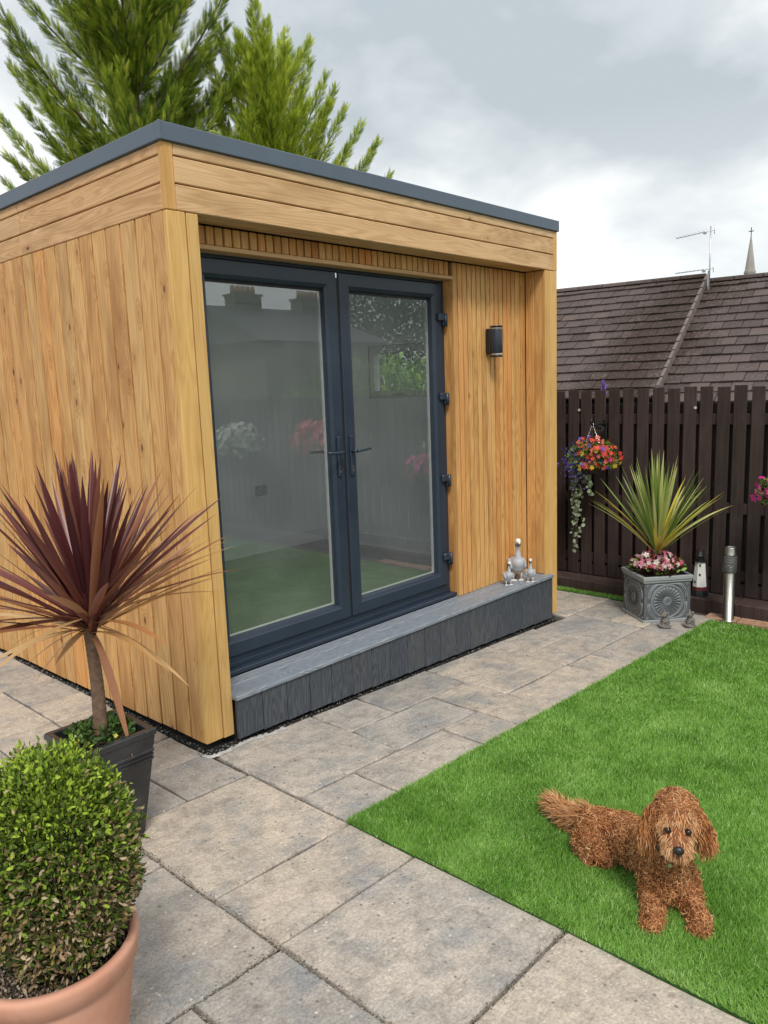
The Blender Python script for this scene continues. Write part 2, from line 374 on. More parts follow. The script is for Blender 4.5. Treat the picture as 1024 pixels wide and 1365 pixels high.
SL = [  # in front of the step
 (0, .56, -.59, -.03), (0, .285, -.86, -.59), (.285, .855, -.86, -.59), (.855, 1.135, -.86, -.59), (.56, 1.135, -.59, -.305),
 (.56, .87, -.305, -.03), (.87, 1.42, -.305, -.03), (1.135, 1.42, -.86, -.305), (1.42, 2.02, -.57, -.03), (1.42, 2.02, -.86, -.57),
 (2.02, 2.53, -.295, -.03), (2.02, 2.53, -.57, -.295), (2.02, 2.29, -.86, -.57), (2.29, 3.0, -.86, -.57), (2.53, 3.04, -.57, -.05),
 (3.04, 3.60, -.32, -.05), (3.04, 3.60, -.57, -.32), (3.0, 3.60, -.86, -.57), (2.95, 3.62, -.05, .30), (2.95, 3.62, .30, .86), (2.95, 3.62, .86, 1.45),
 # left of the near corner
 (-.29, -.01, -.29, .0), (-.29, -.01, .0, .27), (-.29, -.01, .27, .83), (-.58, -.29, -.29, .27), (-.58, -.29, .27, .83), (-.58, 0, -.86, -.29), (-.58, -.001, -1.16, -.86), (-.58, -.001, -1.71, -1.16),
 (-1.16, -.58, -1.17, -.59), (-.86, -.58, -1.72, -1.17), (-1.16, -.86, -1.72, -1.17), (-.87, -.58, -.59, -.3), (-1.16, -.87, -.59, .0), (-.87, -.58, -.3, .27), (-1.16, -.87, 0, .27),
 (-.28, 0, .83, 1.13), (-.28, 0, 1.13, 1.43), (-.87, -.28, .83, 1.43), (-.87, -.58, .27, .83), (-.58, 0, 1.43, 2.02), (-1.16, -.58, 1.43, 2.02), (-.29, 0, 2.02, 2.6), (-.87, -.29, 2.02, 2.6), (-1.16, -.87, .27, 1.43), (-1.45, -.87, 2.02, 2.6),
 (-.58, -.001, -2.29, -1.71), (-1.16, -.58, -2.29, -1.72), (-.28, -.001, -2.86, -2.29), (-.87, -.28, -2.86, -2.29), (-1.16, -.87, -2.86, -2.29)]
for i in range(4):          # plain coursing beyond, towards the house side
    x = -1.16-.58*(i+1)
    y = -6.8
    while y < 2.5:
        h = random.choice((.29, .58, .58)); slab(x, x+.58, y, y+h); y += h
for i in range(4):
    for j in range(6): slab(-1.16+.29*i, -1.16+.29*(i+1) if i < 3 else -.001, -3.44-.57*j, -2.86-.57*j)
for s in SL: slab(*s)
# sandy grit lying in and beside the wide joints
M_SAND = make_tone('joint grit', [(0, (.09, .075, .06)), (.5, (.26, .22, .18)), (1, (.50, .46, .40))], .9)
ICO = bmesh.new(); bmesh.ops.create_icosphere(ICO, subdivisions=1, radius=1); ICO.verts.ensure_lookup_table()
IV = np.array([v.co[:] for v in ICO.verts]); IF = np.array([[v.index for v in f.verts] for f in ICO.faces]); ICO.free()
OV = np.array([(1, 0, 0), (-1, 0, 0), (0, 1, 0), (0, -1, 0), (0, 0, 1), (0, 0, -1)], float); OF = np.array([(0, 2, 4), (2, 1, 4), (1, 3, 4), (3, 0, 4), (2, 0, 5), (1, 2, 5), (3, 1, 5), (0, 3, 5)])
segs = [((-.58, -.3), (-.58, -2.3), 1.), ((-1.16, -1.165), (-.58, -1.165), 1.), ((-.58, -1.16), (-.03, -1.16), .25), ((-.86, -1.72), (-.86, -1.17), .8), ((-.58, -1.715), (0, -1.715), 1.), ((-.6, -.59), (-1.1, -.59), .5), ((0, -.04), (0, -.86), .3), ((0, -.59), (.56, -.59), .3), ((0, -.86), (1.4, -.86), .25), ((1.42, -.03), (1.42, -.86), .3), ((-.58, -.86), (0, -.86), .2)]
gp = []
for a, b, w in segs:
    L = math.hypot(b[0]-a[0], b[1]-a[1]); n = int(L*1500*w)
    t = rng.random(n); off = rng.normal(size=n)*(.0035+.006*w*(rng.random(n) < .35))
    dx, dy = (b[0]-a[0])/L, (b[1]-a[1])/L
    X = a[0]+(b[0]-a[0])*t-dy*off; Y = a[1]+(b[1]-a[1])*t+dx*off
    gp.append(np.stack([X, Y, -.03-.04*X-np.where(np.abs(off) < .004, .008, -.001)], 1))
gp = np.concatenate(gp); V, F, t = scatter(OV, OF, gp, frames(rng.normal(size=gp.shape)), rng.uniform(.0009, .0026, len(gp)))
tag(np_mesh('joint_grit', V, F, M_SAND, attrs={'tone': t}), 'pale sandy grit spilling along the joints between the paving slabs', 'grit', kind='stuff')

# dark gravel trench and membrane under the cladding
bm = bmesh.new()
for (x0, x1, y0, y1) in ((-.010, 2.86, -.028, .25), (-.010, .2, .25, 2.4)):
    v = [bm.verts.new((x, y, gz(x)-.004)) for x, y in ((x0, y0), (x1, y0), (x1, y1), (x0, y1))]; bm.faces.new(v)
trench = from_bm('gravel_trench', bm, M_GRIT); tag(trench, kind='structure')
n = 5200; a = rng.random(n)
GX = np.where(a < .62, rng.uniform(-.035, 2.8, n), rng.uniform(-.010, .02, n)); GY = np.where(a < .62, rng.uniform(-.026, .02, n), rng.uniform(-.03, 2.3, n))
gp = np.stack([GX, GY, -.03-.04*GX+rng.uniform(-.004, .003, n)], 1); V, F, t = scatter(OV, OF, gp, frames(rng.normal(size=gp.shape)), rng.uniform(.002, .006, n), tone=rng.random(n)**3)
tag(np_mesh('base_gravel', V, F, make_tone('dark chippings', [(0, (.012, .012, .012)), (.6, (.07, .065, .06)), (1, (.35, .33, .30))], .9), attrs={'tone': t}), 'dark gravel chippings under the edge of the garden room', 'gravel', kind='stuff')
M_MEMB = plain('pale membrane', (.42, .41, .39), .5, var=.3)
bm = bmesh.new(); prev = None
for i in range(46):
    t = i/45; x = -.04+t*.42; y = -.047-.008*math.sin(t*9)+random.uniform(-.004, .004)+(.035 if i == 0 else 0); z = gz(x)+.002
    w = .006+.006*abs(math.sin(t*17)); q = [bm.verts.new((x, y-w, z)), bm.verts.new((x, y, z+.006+random.uniform(0, .008))), bm.verts.new((x, y+w, z-.001))]
    if prev:
        for k in range(2): bm.faces.new((prev[k], q[k], q[k+1], prev[k+1]))
    prev = q
tag(from_bm('membrane_strip', bm, M_MEMB, smooth=True), 'crumpled pale plastic membrane edge poking out below the near corner post', 'plastic strip')

# artificial lawn
LX0, LX1, LY0, LY1 = -.010, 3.47, -9.0, -.845
bm = bmesh.new(); xs = [LX0+.004, LX1]; ys = [LY0, LY1-.004]
bt = [bm.verts.new((x, y, gz(x)+.003)) for x, y in ((xs[0], ys[0]), (xs[1], ys[0]), (xs[1], ys[1]), (xs[0], ys[1]))]
bb = [bm.verts.new((v.co.x, v.co.y, gz(v.co.x)-.01)) for v in bt]
bm.faces.new(bt)
for i in range(4): bm.faces.new((bb[i], bb[(i+1) % 4], bt[(i+1) % 4], bt[i]))
lawn = tag(from_bm('lawn', bm, M_TURFBASE), kind='structure')
def turf(name, x0, x1, y0, y1, dens, label, dfall=True, hgt=.021):
    N = int((x1-x0)*(y1-y0)*dens); X = rng.uniform(x0, x1, N); Y = rng.uniform(y0, y1, N)
    if dfall:
        d = np.hypot(X-CAM.x, Y-CAM.y); keep = rng.random(N) < np.clip((2.35/d)**1.7, .12, 1)
        # only what can be near the view
        ang = np.arctan2(X-CAM.x, Y-CAM.y); keep &= (ang > .4) & (ang < 1.75)
        X, Y, d = X[keep], Y[keep], d[keep]; N = len(X); wid = .0013*np.clip((d/2.3)**.85, 1, 3)
    else: wid = np.full(N, .0022)
    def fld(sx, sy, sc, seed):
        r2 = np.random.default_rng(seed); g = r2.random((64, 64)); u = (sx*sc) % 63; v = (sy*sc) % 63
        i = u.astype(int); j = v.astype(int); fu = u-i; fv = v-j; fu = fu*fu*(3-2*fu); fv = fv*fv*(3-2*fv)
        return (g[i, j]*(1-fu)*(1-fv)+g[i+1, j]*fu*(1-fv)+g[i, j+1]*(1-fu)*fv+g[i+1, j+1]*fu*fv)
    XX = X+20; YY = Y+20
    lean_a = 2*np.pi*(fld(XX, YY, 2.2, 1)*.7+fld(XX, YY, 6, 2)*.35)+.9+rng.normal(size=N)*1.6
    lean = .25+.75*rng.random(N)*(.5+fld(XX, YY, 4.5, 3))
    h = hgt*rng.uniform(.65, 1.15, N)*(0.85+.3*fld(XX, YY, 9, 4))
    dx = np.cos(lean_a)*lean*h; dy = np.sin(lean_a)*lean*h
    edge_x = np.minimum(X-x0, 9); dx = np.where(edge_x < .02, np.maximum(dx, -.012), dx)
    fa = rng.uniform(0, np.pi, N); wx = np.cos(fa)*wid; wy = np.sin(fa)*wid; Z = -.03-.04*X+.003
    P = np.empty((N, 3, 3)); P[:, 0] = np.stack([X-wx*1.25, Y-wy*1.25, Z], 1); P[:, 1] = np.stack([X+wx*1.25, Y+wy*1.25, Z], 1)
    P[:, 2] = np.stack([X+dx, Y+dy, Z+h/np.sqrt(1+lean**2*.6)], 1)
    F = np.array([(0, 1, 2)])[None]+np.arange(N)[:, None, None]*3
    tone = np.clip(.25+.45*rng.random(N)+.32*(fld(XX, YY, 5.5, 5)-.5)+.3*(fld(XX, YY, 16, 6)-.5), 0, 1); tone = np.where(rng.random(N) < .04, 1.0, tone)
    o = np_mesh(name, P.reshape(-1, 3), F.reshape(-1, 3), M_BLADE, attrs={'tone': np.repeat(tone, 3)})
    return tag(o, label, 'grass', kind='stuff')
turf('lawn_blades', LX0, LX1, -4.6, LY1, 135000, 'bright green artificial grass pile covering the lawn')
box_s = box('turf_strip', 3.625, 3.69, -.16, .9, gz(3.66)-.02, gz(3.66)+.006, M_TURFBASE); tag(box_s, kind='structure')
turf('strip_blades', 3.625, 3.70, -.2, .9, 60000, 'narrow strip of artificial grass between patio and sleeper', False, .02)

# ------------------------------------------------------------------ garden room
L, D, H = 2.906, 2.32, 2.5
ZF = 2.187; ZT = 2.433
room = empty('garden_room', (0, 0, gz(0)), 'larch clad garden room with flat roof and anthracite trim', 'garden room')
room.location = (0, 0, 0)
def bot(x): return .005-.04*max(x, 0)
# inner shell: walls carry the lining, plain backing behind the boards
def shell(name, x0, x1, y0, y1, z0, z1, mat): return box(name, x0, x1, y0, y1, z0, z1, mat, room, 0)
shell('wall_core', .028, .10, .235, D-.03, .02, ZF+.2, M_DARKGAP)                    # left
shell('wall_core', .10, L-.03, D-.10, D-.03, -.08, ZF+.2, M_DARKGAP)                  # back
shell('wall_core', 2.005, L-.03, .18, .245, -.08, ZF+.2, M_DARKGAP)                   # front right
shell('wall_core', 2.775, L-.03, .022, .18, -.08, ZF+.2, M_DARKGAP)
shell('wall_core', .028, .13, .022, .235, .02, ZF+.2, M_DARKGAP)                      # left wing
shell('wall_core', .13, 2.005, .178, .245, 2.107, ZF+.2, M_DARKGAP)                   # over the door
# right wall with the window opening (y .95..1.47, z 1.46..1.72)
WY0, WY1, WZ0, WZ1 = .98, 1.60, 1.40, 1.80
for (y0, y1, z0, z1) in ((.245, WY0, -.08, ZF+.2), (WY1, D-.10, -.08, ZF+.2), (WY0, WY1, -.08, WZ0), (WY0, WY1, WZ1, ZF+.2)):
    shell('wall_core', L-.13, L-.03, y0, y1, z0, z1, M_DARKGAP)
# lining
shell('lining', .102, .112, .25, D-.112, .205, 2.15, M_WALLIN)
shell('lining', .112, L-.142, D-.112, D-.102, .205, 2.15, M_WALLIN)
shell('lining', 2.01, L-.142, .247, .257, .205, 2.15, M_WALLIN)
for (y0, y1, z0, z1) in ((.257, WY0, .205, 2.15), (WY1, D-.112, .205, 2.15), (WY0, WY1, .205, WZ0), (WY0, WY1, WZ1, 2.15)):
    shell('lining', L-.142, L-.132, y0, y1, z0, z1, M_WALLIN)
shell('ceiling', .102, L-.132, .25, D-.102, 2.152, 2.18, M_WALLIN)
shell('floor', .10, L-.13, .245, D-.10, .12, .196, M_DARKGAP)
m_fl, T, put = material('indoor green carpet turf'); v = T.n('TexCoord').outputs['Object']
nn = T.noise(T.map(v, scale=(1, 6, 1)), 5, 5, .6); put(color=T.mix(T.rng(nn, .3, .7, 0, 1), (.055, .075, .048), (.09, .115, .072)), rough=.9, normal=T.bump(T.noise(v, 200, 3), .6, .005))
shell('carpet', .115, 2.30, .26, 1.82, .196, .203, m_fl)
for a in ((.113, L-.143, D-.127, D-.1125), ): shell('skirting_board', *a, .197, .30, M_SKIRT)
shell('skirting_board', .1125, .127, .26, D-.128, .197, .30, M_SKIRT)
shell('skirting_board', L-.157, L-.1425, .26, D-.128, .197, .30, M_SKIRT)
shell('dark_floor_edge', .113, L-.158, 1.825, D-.128, .196, .2015, plain('dark vinyl', (.035, .03, .03), .4))
shell('dark_floor_edge', 2.305, L-.158, .26, 1.823, .196, .2015, bpy.data.materials['dark vinyl'])
sk = box('wall_socket', 2.05, 2.17, D-.122, D-.1125, .66, .745, plain('socket plate', (.55, .56, .57), .3, .3), room, .003)
for sx in (2.085, 2.135): box('socket_outlet', sx-.014, sx+.014, D-.1245, D-.1222, .69, .715, bpy.data.materials['socket plate'], sk).matrix_parent_inverse = Matrix.Translation(-sk.location)
# window unit on the right wall
wf = box('side_window', L-.125, L-.06, WY0+.002, WY0+.05, WZ0+.002, WZ1-.002, M_SPACER, room, .002)
def sub(name, x0, x1, y0, y1, z0, z1, mat, par, bev=.001):
    o = box(name, x0, x1, y0, y1, z0, z1, mat, par, bev); o.matrix_parent_inverse = Matrix.Translation(-par.location); return o
sub('window_frame', L-.125, L-.06, WY1-.05, WY1-.002, WZ0+.002, WZ1-.002, M_SPACER, wf)
sub('window_frame', L-.125, L-.06, WY0+.051, WY1-.051, WZ0+.002, WZ0+.055, M_SPACER, wf)
sub('window_frame', L-.125, L-.06, WY0+.051, WY1-.051, WZ1-.055, WZ1-.002, M_SPACER, wf)
sub('pane', L-.095, L-.089, WY0+.051, WY1-.051, WZ0+.056, WZ1-.056, M_GLASS, wf, 0)
sub('window_handle', L-.150, L-.128, 1.24, 1.34, WZ0+.016, WZ0+.03, M_BLACK, wf)

# side cladding boards
ys = []; y = .0045; k = 0
while y < D-.03:
    y1 = min(y+.1060, D); z0 = bot(0)-.0085*min(y, 2.2)+random.uniform(-.001, .001)
    box('cladding_board', 0+random.uniform(-.0012, .0012), .024, y if k else .0265, y1, z0, ZF-.003, W_SIDE, room, .0018)
    y += .1185; k += 1
# back and right cladding
x = .02
while x < L-.02:
    box('cladding_board', x, min(x+.113, L), D, D+.02, bot(x)-.02, ZT, W_SIDE, room, .003); x += .119
y = .03
while y < D:
    y1 = min(y+.113, D)
    if WY0-.06 < (y+y1)/2 < WY1+.06:
        box('cladding_board', L-.024, L, y, y1, bot(L), WZ0, W_SIDE, room, .003); box('cladding_board', L-.024, L, y, y1, WZ1, ZF-.003, W_SIDE, room, .003)
    else: box('cladding_board', L-.024, L, y, y1, bot(L), ZF-.003, W_SIDE, room, .003)
    y += .119
# front left post: two boards + inner return
box('corner_post', 0, .0850, 0, .0255, bot(0), ZF-.003, W_POST, room, .003)
box('post_board', .0905, .1445, .001, .022, bot(.1), ZF-.003, W_POST, room, .003)
box('return_board', .1315, .1440, .0225, .2, .186, ZF-.003, W_SIDE, room, .001)
# front right post
box('post_board', 2.762, 2.817, .001, .022, -.107, ZF-.003, W_POST, room, .003)
box('corner_post', 2.821, L, 0, .0255, -.112, ZF-.003, W_POST, room, .003)
box('return_board', 2.764, 2.774, .0225, .082, .186, ZF-.003, W_SLAT, room, .002)
box('return_board', 2.764, 2.774, .085, .150, .186, ZF-.003, W_SLAT, room, .002)
# vertical battens on the recessed wall
x = 1.988; dB = .152
first = True
while x < 2.74:
    w = .0385 if x < 2.60 else .0535
    box('batten', x, min(x+w, 2.763), dB+random.uniform(-.001, .001), dB+.022, .1855, ZF-.005, W_SLAT, room, .0014); x += w+.0085
x = .146
while x < 1.95:
    w = .038; box('batten', x, min(x+w, 1.9875), dB+random.uniform(-.001, .001), dB+.022, 2.107, ZF-.005, W_SLAT, room, .0025); x += .0465
box('header_trim', .146, 1.987, dB-.002, .23, 2.086, 2.1055, W_FAX, room, .002)
box('reveal_board', 1.9885, 2.0045, dB+.0225, .245, .205, ZF-.01, W_SIDE, room, .001)
# soffit
for i in range(3): box('soffit_board', .028, L-.028, .0265+.0425*i, .0265+.0425*i+.040, ZF+.001, ZF+.017, W_FAX, room, .002)
# fascia
for z0, z1 in ((ZF, 2.2835), (2.2885, 2.3845), (2.3895, ZT)):
    box('fascia_board', .0505, L-.0435 if z1 > 2.3 else L-.0435, 0, .024, z0, z1, W_FAX, room, .0035)
    box('fascia_board', 0, .024, .0265, 1.30, z0, z1, W_FAY, room, .0035)
    box('fascia_board', 0, .024, 1.304, D, z0, z1, W_FAY, room, .0035)
    box('fascia_board', L-.024, L, .0265, D, z0, z1, W_FAY, room, .0035)
box('fascia_corner', -.001, .0485, -.001, .0255, ZF-.001, ZT, W_POST, room, .003)
box('fascia_corner', L-.0415, L+.001, -.001, .0255, ZF-.001, ZT, W_POST, room, .003)
# roof and edge trim
box('roof', .03, L-.03, .03, D, ZT+.002, H-.02, plain('roof membrane', (.05, .055, .06), .7), room, 0)
box('roof_trim', -.012, L+.012, -.012, .02, ZT, H, M_TRIM, room, .003)
box('roof_trim', -.0118, .02, .0205, D+.02, ZT, H-.0005, M_TRIM, room, .003)
box('roof_trim', L-.02, L+.0118, .0205, D+.02, ZT, H-.0005, M_TRIM, room, .003)
box('trim_joint', -.0145, .004, -.0145, .004, ZT-.002, H+.0015, M_TRIM, room, .004)

# doors
box('door_frame', .185, .228, .225, .30, .23, 2.085, M_FRAME, room, .002)
box('door_frame', 1.952, 1.988, .225, .30, .23, 2.085, M_FRAME, room, .002)
box('door_frame', .2285, 1.9515, .225, .30, 2.068, 2.085, M_FRAME, room, .002)
box('door_frame', .185, 1.988, .222, .31, .206, .2295, M_FRAME, room, .002)
box('door_frame', .185, 1.988, .226, .31, .2300, .2585, M_FRAME, room, .002)
box('door_sill', .146, 1.988, .176, .2215, .1845, .208, M_FRAME, room, .004)
def door(x0, x1, handle_side):
    y0, y1, z0, z1 = .212, .268, .262, 2.064; w = .084
    cx = (x0+x1)/2
    bm = bmesh.new()
    # mitred frame: outer face, sloping glazing bead inwards
    def loopr(ix, iz0, iz1, y): return [bm.verts.new(p) for p in ((x0+ix-cx, y, z0+iz0), (x1-ix-cx, y, z0+iz0), (x1-ix-cx, y, z1-iz1), (x0+ix-cx, y, z1-iz1))]
    rings = [loopr(.0, .0, .0, y1), loopr(0, 0, 0, y0+.003), loopr(.003, .003, .003, y0), loopr(.062, .062, .062, y0), loopr(.066, .066, .066, y0+.004), loopr(w-.004, w-.004, w-.004, y0+.010), loopr(w, w, w, y0+.026), loopr(w, w, w, y1), ]
    for a, b in zip(rings, rings[1:]):
        for i in range(4): bm.faces.new((a[i], b[i], b[(i+1) % 4], a[(i+1) % 4]))
    a, b = rings[-1], rings[0]
    for i in range(4): bm.faces.new((a[i], b[i], b[(i+1) % 4], a[(i+1) % 4]))
    bmesh.ops.recalc_face_normals(bm, faces=bm.faces[:])
    d = from_bm('door', bm, M_FRAME, room, (cx, 0, 0))
    g = sub('pane', x0+w-.006, x1-w+.006, .243, .247, z0+w-.006, z1-w+.006, M_GLASS, d, 0)
    sp = .0045
    for q in ((x0+w+.004, x0+w+.004+sp, z0+w+.004, z1-w-.004), (x1-w-.004-sp, x1-w-.004, z0+w+.004, z1-w-.004)):
        sub('spacer_bar', q[0], q[1], .2475, .262, q[2], q[3], M_SPACER, d, 0)
    sub('spacer_bar', x0+w+.0085, x1-w-.0085, .2475, .262, z0+w+.004, z0+w+.0085, M_SPACER, d, 0)
    sub('gasket', x0+w, x0+w+.0035, .2475, .264, z0+w+.0005, z1-w-.0005, M_RUBBER, d, 0)
    sub('gasket', x1-w-.0035, x1-w, .2475, .264, z0+w+.0005, z1-w-.0005, M_RUBBER, d, 0)
    sub('gasket', x0+w+.004, x1-w-.004, .2475, .264, z0+w+.0, z0+w+.0035, M_RUBBER, d, 0)
    sub('gasket', x0+w+.004, x1-w-.004, .239, .2425, z1-w-.012, z1-w-.0005, M_RUBBER, d, 0)
    hx = x1-.040 if handle_side > 0 else x0+.034
    bm = bmesh.new(); box_bm(bm, -.0125, .0125, -.012, .0, -.105, .105, .006, 3)
    hp = from_bm('handle_plate', bm, M_FRAME, d, (hx-cx, y0, 1.135)); 
    for (yy, sgn) in ((-.0, 1), (.112, -1)):
        bm = bmesh.new(); s = -handle_side; base = -.006 if sgn > 0 else .0
        tube_bm(bm, [(0, base, 0), (0, -.045, 0)] if sgn > 0 else [(0, 0, 0), (0, .045, 0)], .0085, 10)
        yl = -.045 if sgn > 0 else .045
        tube_bm(bm, [(-s*-.006, yl, 0), (s*.03, yl-.003*sgn, .002), (s*.075, yl-.001*sgn, .003), (s*.112, yl+.007*sgn, .006)], [.0085, .0078, .007, .0062], 10)
        from_bm('handle', bm, M_FRAME if sgn > 0 else M_BLACK, d, (hx-cx, y0 if sgn > 0 else y1, 1.157), smooth=True)
    bm = bmesh.new(); b3 = bmesh.new(); bmesh.ops.create_cone(b3, cap_ends=True, segments=20, radius1=.0085, radius2=.0085, depth=.006)
    merge_bm(bm, b3, Matrix.Translation((0, -.014, .004)) @ Matrix.Rotation(PI/2, 4, 'X')); box_bm(bm, -.0035, .0035, -.017, -.012, -.018, -.002, .001)
    from_bm('lock_cylinder', bm, M_CHROME, d, (hx-cx, y0, 1.068))
    return d
dl = door(.231, 1.099, 1); dr = door(1.117, 1.950, -1)
sub('meeting_strip', 1.1005, 1.1155, .217, .262, .266, 2.06, M_RUBBER, dl)
sub('shoot_bolt_keep', 1.088, 1.097, .206, .2115, 2.035, 2.06, M_CHROME, dl)
for hz in (1.875, 1.415, .925, .44):
    hg = box('hinge', 1.905, 1.962, .192, .2118, hz-.022, hz+.022, M_FRAME, room, .006)
    bm = bmesh.new(); tube_bm(bm, [(1.968-1.9335, -.006, -.052), (1.968-1.9335, -.006, .02)], .0115, 10); box_bm(bm, .02, .05, -.002, .012, -.05, .0, .003)
    from_bm('hinge_barrel', bm, M_FRAME, hg)

# step in front of the doors
step = empty('step', (0, 0, 0), 'long low step with grey woodgrain composite tread and vertical board skirt', 'step')
SX0, SX1 = .147, 2.80
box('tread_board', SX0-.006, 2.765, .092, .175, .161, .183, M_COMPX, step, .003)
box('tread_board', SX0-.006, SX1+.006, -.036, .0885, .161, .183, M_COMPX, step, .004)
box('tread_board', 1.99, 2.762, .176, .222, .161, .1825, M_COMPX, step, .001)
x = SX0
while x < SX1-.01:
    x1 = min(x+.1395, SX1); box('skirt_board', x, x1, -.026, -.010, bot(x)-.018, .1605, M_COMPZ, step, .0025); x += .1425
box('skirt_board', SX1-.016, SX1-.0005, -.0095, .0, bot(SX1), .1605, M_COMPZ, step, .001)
box('step_core', SX0+.01, 2.75, .03, .17, -.12, .159, M_DARKGAP, step, 0)

# wall light
lx, lz = 2.335, 1.735
wl = empty('wall_light', (lx, dB, lz), 'black cylindrical up and down wall light on the larch battens', 'wall light')
bm = bmesh.new(); box_bm(bm, -.030, .030, -.034, -.0015, -.072, .078, .004); from_bm('back_box', bm, M_BLACK, wl)
bm = bmesh.new(); rg = lathe_bm(bm, [(.0, -.070), (.037, -.070), (.038, -.068), (.038, .070), (.037, .072), (0, .072)], 28, (0, -.062)); from_bm('lamp_body', bm, M_TRIM if False else plain('anthracite lamp', (.02, .028, .042), .35), wl)
m_lg, T, put = material('clear lamp lens'); put(color=(.8, .8, .8), rough=.15, trans=.6)
for s in (1, -1):
    bm = bmesh.new(); lathe_bm(bm, [(0, s*.0725), (.034, s*.0725), (.034, s*.084), (0, s*.084)], 24, (0, -.062)); from_bm('lens', bm, m_lg, wl)
    bm = bmesh.new(); lathe_bm(bm, [(.0, s*.0845), (.038, s*.0845), (.038, s*.094), (.030, s*.0945), (0, s*.0945)], 24, (0, -.062)); from_bm('end_cap', bm, M_BLACK, wl)

# ------------------------------------------------------------------ fence, sleeper, edging
def make_fencewood(name, a, b):
    m, T, put = material(name); v, r = oc(T)
    f = T.noise(T.map(v, scale=(40, 40, 2)), 1, 5, .65); g = T.noise(v, 5, 4, .6)
    col = T.mix(T.rng(f, .3, .75, 0, 1), a, b); col = T.mix(T.rng(g, .5, .75, 0, .5), col, tuple(c*1.35 for c in b))
    tint = T.ramp(r, [(0, (.85, .85, .85)), (1, (1.18, 1.15, 1.15))]); col = T.mix(1.0, col, tint, 'MULTIPLY')
    put(color=col, rough=.72, normal=T.bump(f, .5, .003), spec=.3); return m
M_FENCE = make_fencewood('dark brown fence stain', (.030, .020, .018), (.062, .043, .040))
XF = 3.9
fence = empty('fence', (XF, 0, -.08), 'dark brown stained hit and miss timber fence', 'fence'); fence.location = (0, 0, 0)
y = .94; ends = -6.2; i = 0
while y > ends:
    box('fence_board', XF, XF+.016, y-.087+random.uniform(-.002, .002), y+random.uniform(-.002, .002), -.085, 1.40+random.uniform(-.008, .008), M_FENCE, fence, .002).rotation_euler = (random.uniform(-.004, .004), random.uniform(-.004, .004), random.uniform(-.03, .03))
    yb = y-.117/2-.043
    box('back_board', XF+.058, XF+.072, yb-.045, yb+.045, -.085, 1.285+random.uniform(-.004, .004), M_FENCE, fence, 0)
    y -= .1165; i += 1
for z in (1.135, .505, .02):
    box('rail', XF+.0165, XF+.0575, ends, .94, z, z+.075, M_FENCE, fence, .002)
for yy in (.97, -1.25, -3.45, -5.65): box('fence_post', XF+.074, XF+.16, yy-.04, yy+.04, -.2, 1.36, M_FENCE, fence, .003)
box('gravel_board', XF+.0175, XF+.05, ends, .94, -.26, .0, M_FENCE, fence, .002)
m_disc = plain('pale resin knot', (.55, .50, .43), .5)
for (yy, zz2) in ((.375, 1.245), (-.545, 1.255)):
    bm = bmesh.new(); b3 = bmesh.new(); bmesh.ops.create_cone(b3, cap_ends=True, segments=14, radius1=.011, radius2=.010, depth=.004); merge_bm(bm, b3, Matrix.Rotation(PI/2, 4, 'Y')); from_bm('screw_cap', bm, m_disc, fence, (XF-.002, yy, zz2))
M_SLEEP = make_fencewood('brown sleeper', (.036, .023, .020), (.080, .054, .047))
sl = empty('sleeper_edging', (0, 0, 0), 'dark brown timber sleeper lying along the foot of the fence', 'sleeper')
for (a, b) in ((-.92, .95), (-3.3, -.925), (-5.6, -3.305)):
    s_ = box('sleeper', 3.70, XF-.004, a, b, -.20, -.088, M_SLEEP, sl, .006)
M_BRICK = plain('terracotta edging', (.38, .22, .14), .85, var=.35, scale=30, bump=.4)
ed = empty('brick_edging', (3.5, -1, gz(3.5)), 'low terracotta brick edging strips between lawn and sleeper', 'edging'); ed.location = (0, 0, 0)
y = -.78
for i in range(5):
    o = box('brick', 3.545+random.uniform(-.004, .004), 3.655, y-.205, y, gz(3.6)-.02, gz(3.6)+.012+random.uniform(-.002, .003), M_BRICK, ed, .004); o.rotation_euler.z = random.uniform(-.03, .03); y -= .212

# ------------------------------------------------------------------ foliage templates
def leaf_quad(w=.5, fold=.12):
    V = [(0, 0, 0), (-w*.5, fold, .35), (w*.5, fold, .35), (-w*.42, fold*.8, .7), (w*.42, fold*.8, .7), (0, 0, 1), (0, -.0, .35), (0, 0, .7)]
    F = [(0, 6, 1), (0, 2, 6), (1, 6, 7), (1, 7, 3), (6, 2, 4), (6, 4, 7), (3, 7, 5), (7, 4, 5)]
    return np.array(V, float), np.array(F)
def frond(pairs=8, wid=.28, ang=.75):
    V = []; F = []; thick = .045
    for i in range(pairs):
        s = (i+.4)/pairs; l = wid*(1-s*.75)*(.6+.4*min(1, s*5))
        for sg in (-1, 1):
            b = len(V); t = .028
            V += [(0, 0, s-.06), (0, .0, s+thick), (sg*l*math.sin(ang), .03*l, s+l*math.cos(ang)+.05)]
            F.append((b, b+1, b+2))
            if i % 2 == 0:
                b = len(V); V += [(sg*l*.4, 0, s+l*.35), (sg*l*.5, 0, s+l*.55), (sg*l*.5*1.3, .1*l, s+l*1.1)]; F.append((b, b+1, b+2))
    b = len(V); V += [(-.018, 0, 0), (.018, 0, 0), (0, 0, 1.12)]; F.append((b, b+1, b+2))
    return np.array(V, float), np.array(F)
FR = frond(6, .42, .85)
LQ = leaf_quad()
def petals(n=5, cup=.25):
    V = [(0, 0, .02)]; F = []
    for k in range(n):
        a = 2*PI*k/n; w = PI/n*1.05
        b = len(V); V += [(.75*math.cos(a-w*.8), .75*math.sin(a-w*.8), cup*.7), (1.05*math.cos(a), 1.05*math.sin(a), cup), (.75*math.cos(a+w*.8), .75*math.sin(a+w*.8), cup*.7)]
        F += [(0, b, b+1), (0, b+1, b+2)]
    return np.array(V, float), np.array(F)
PT = petals()
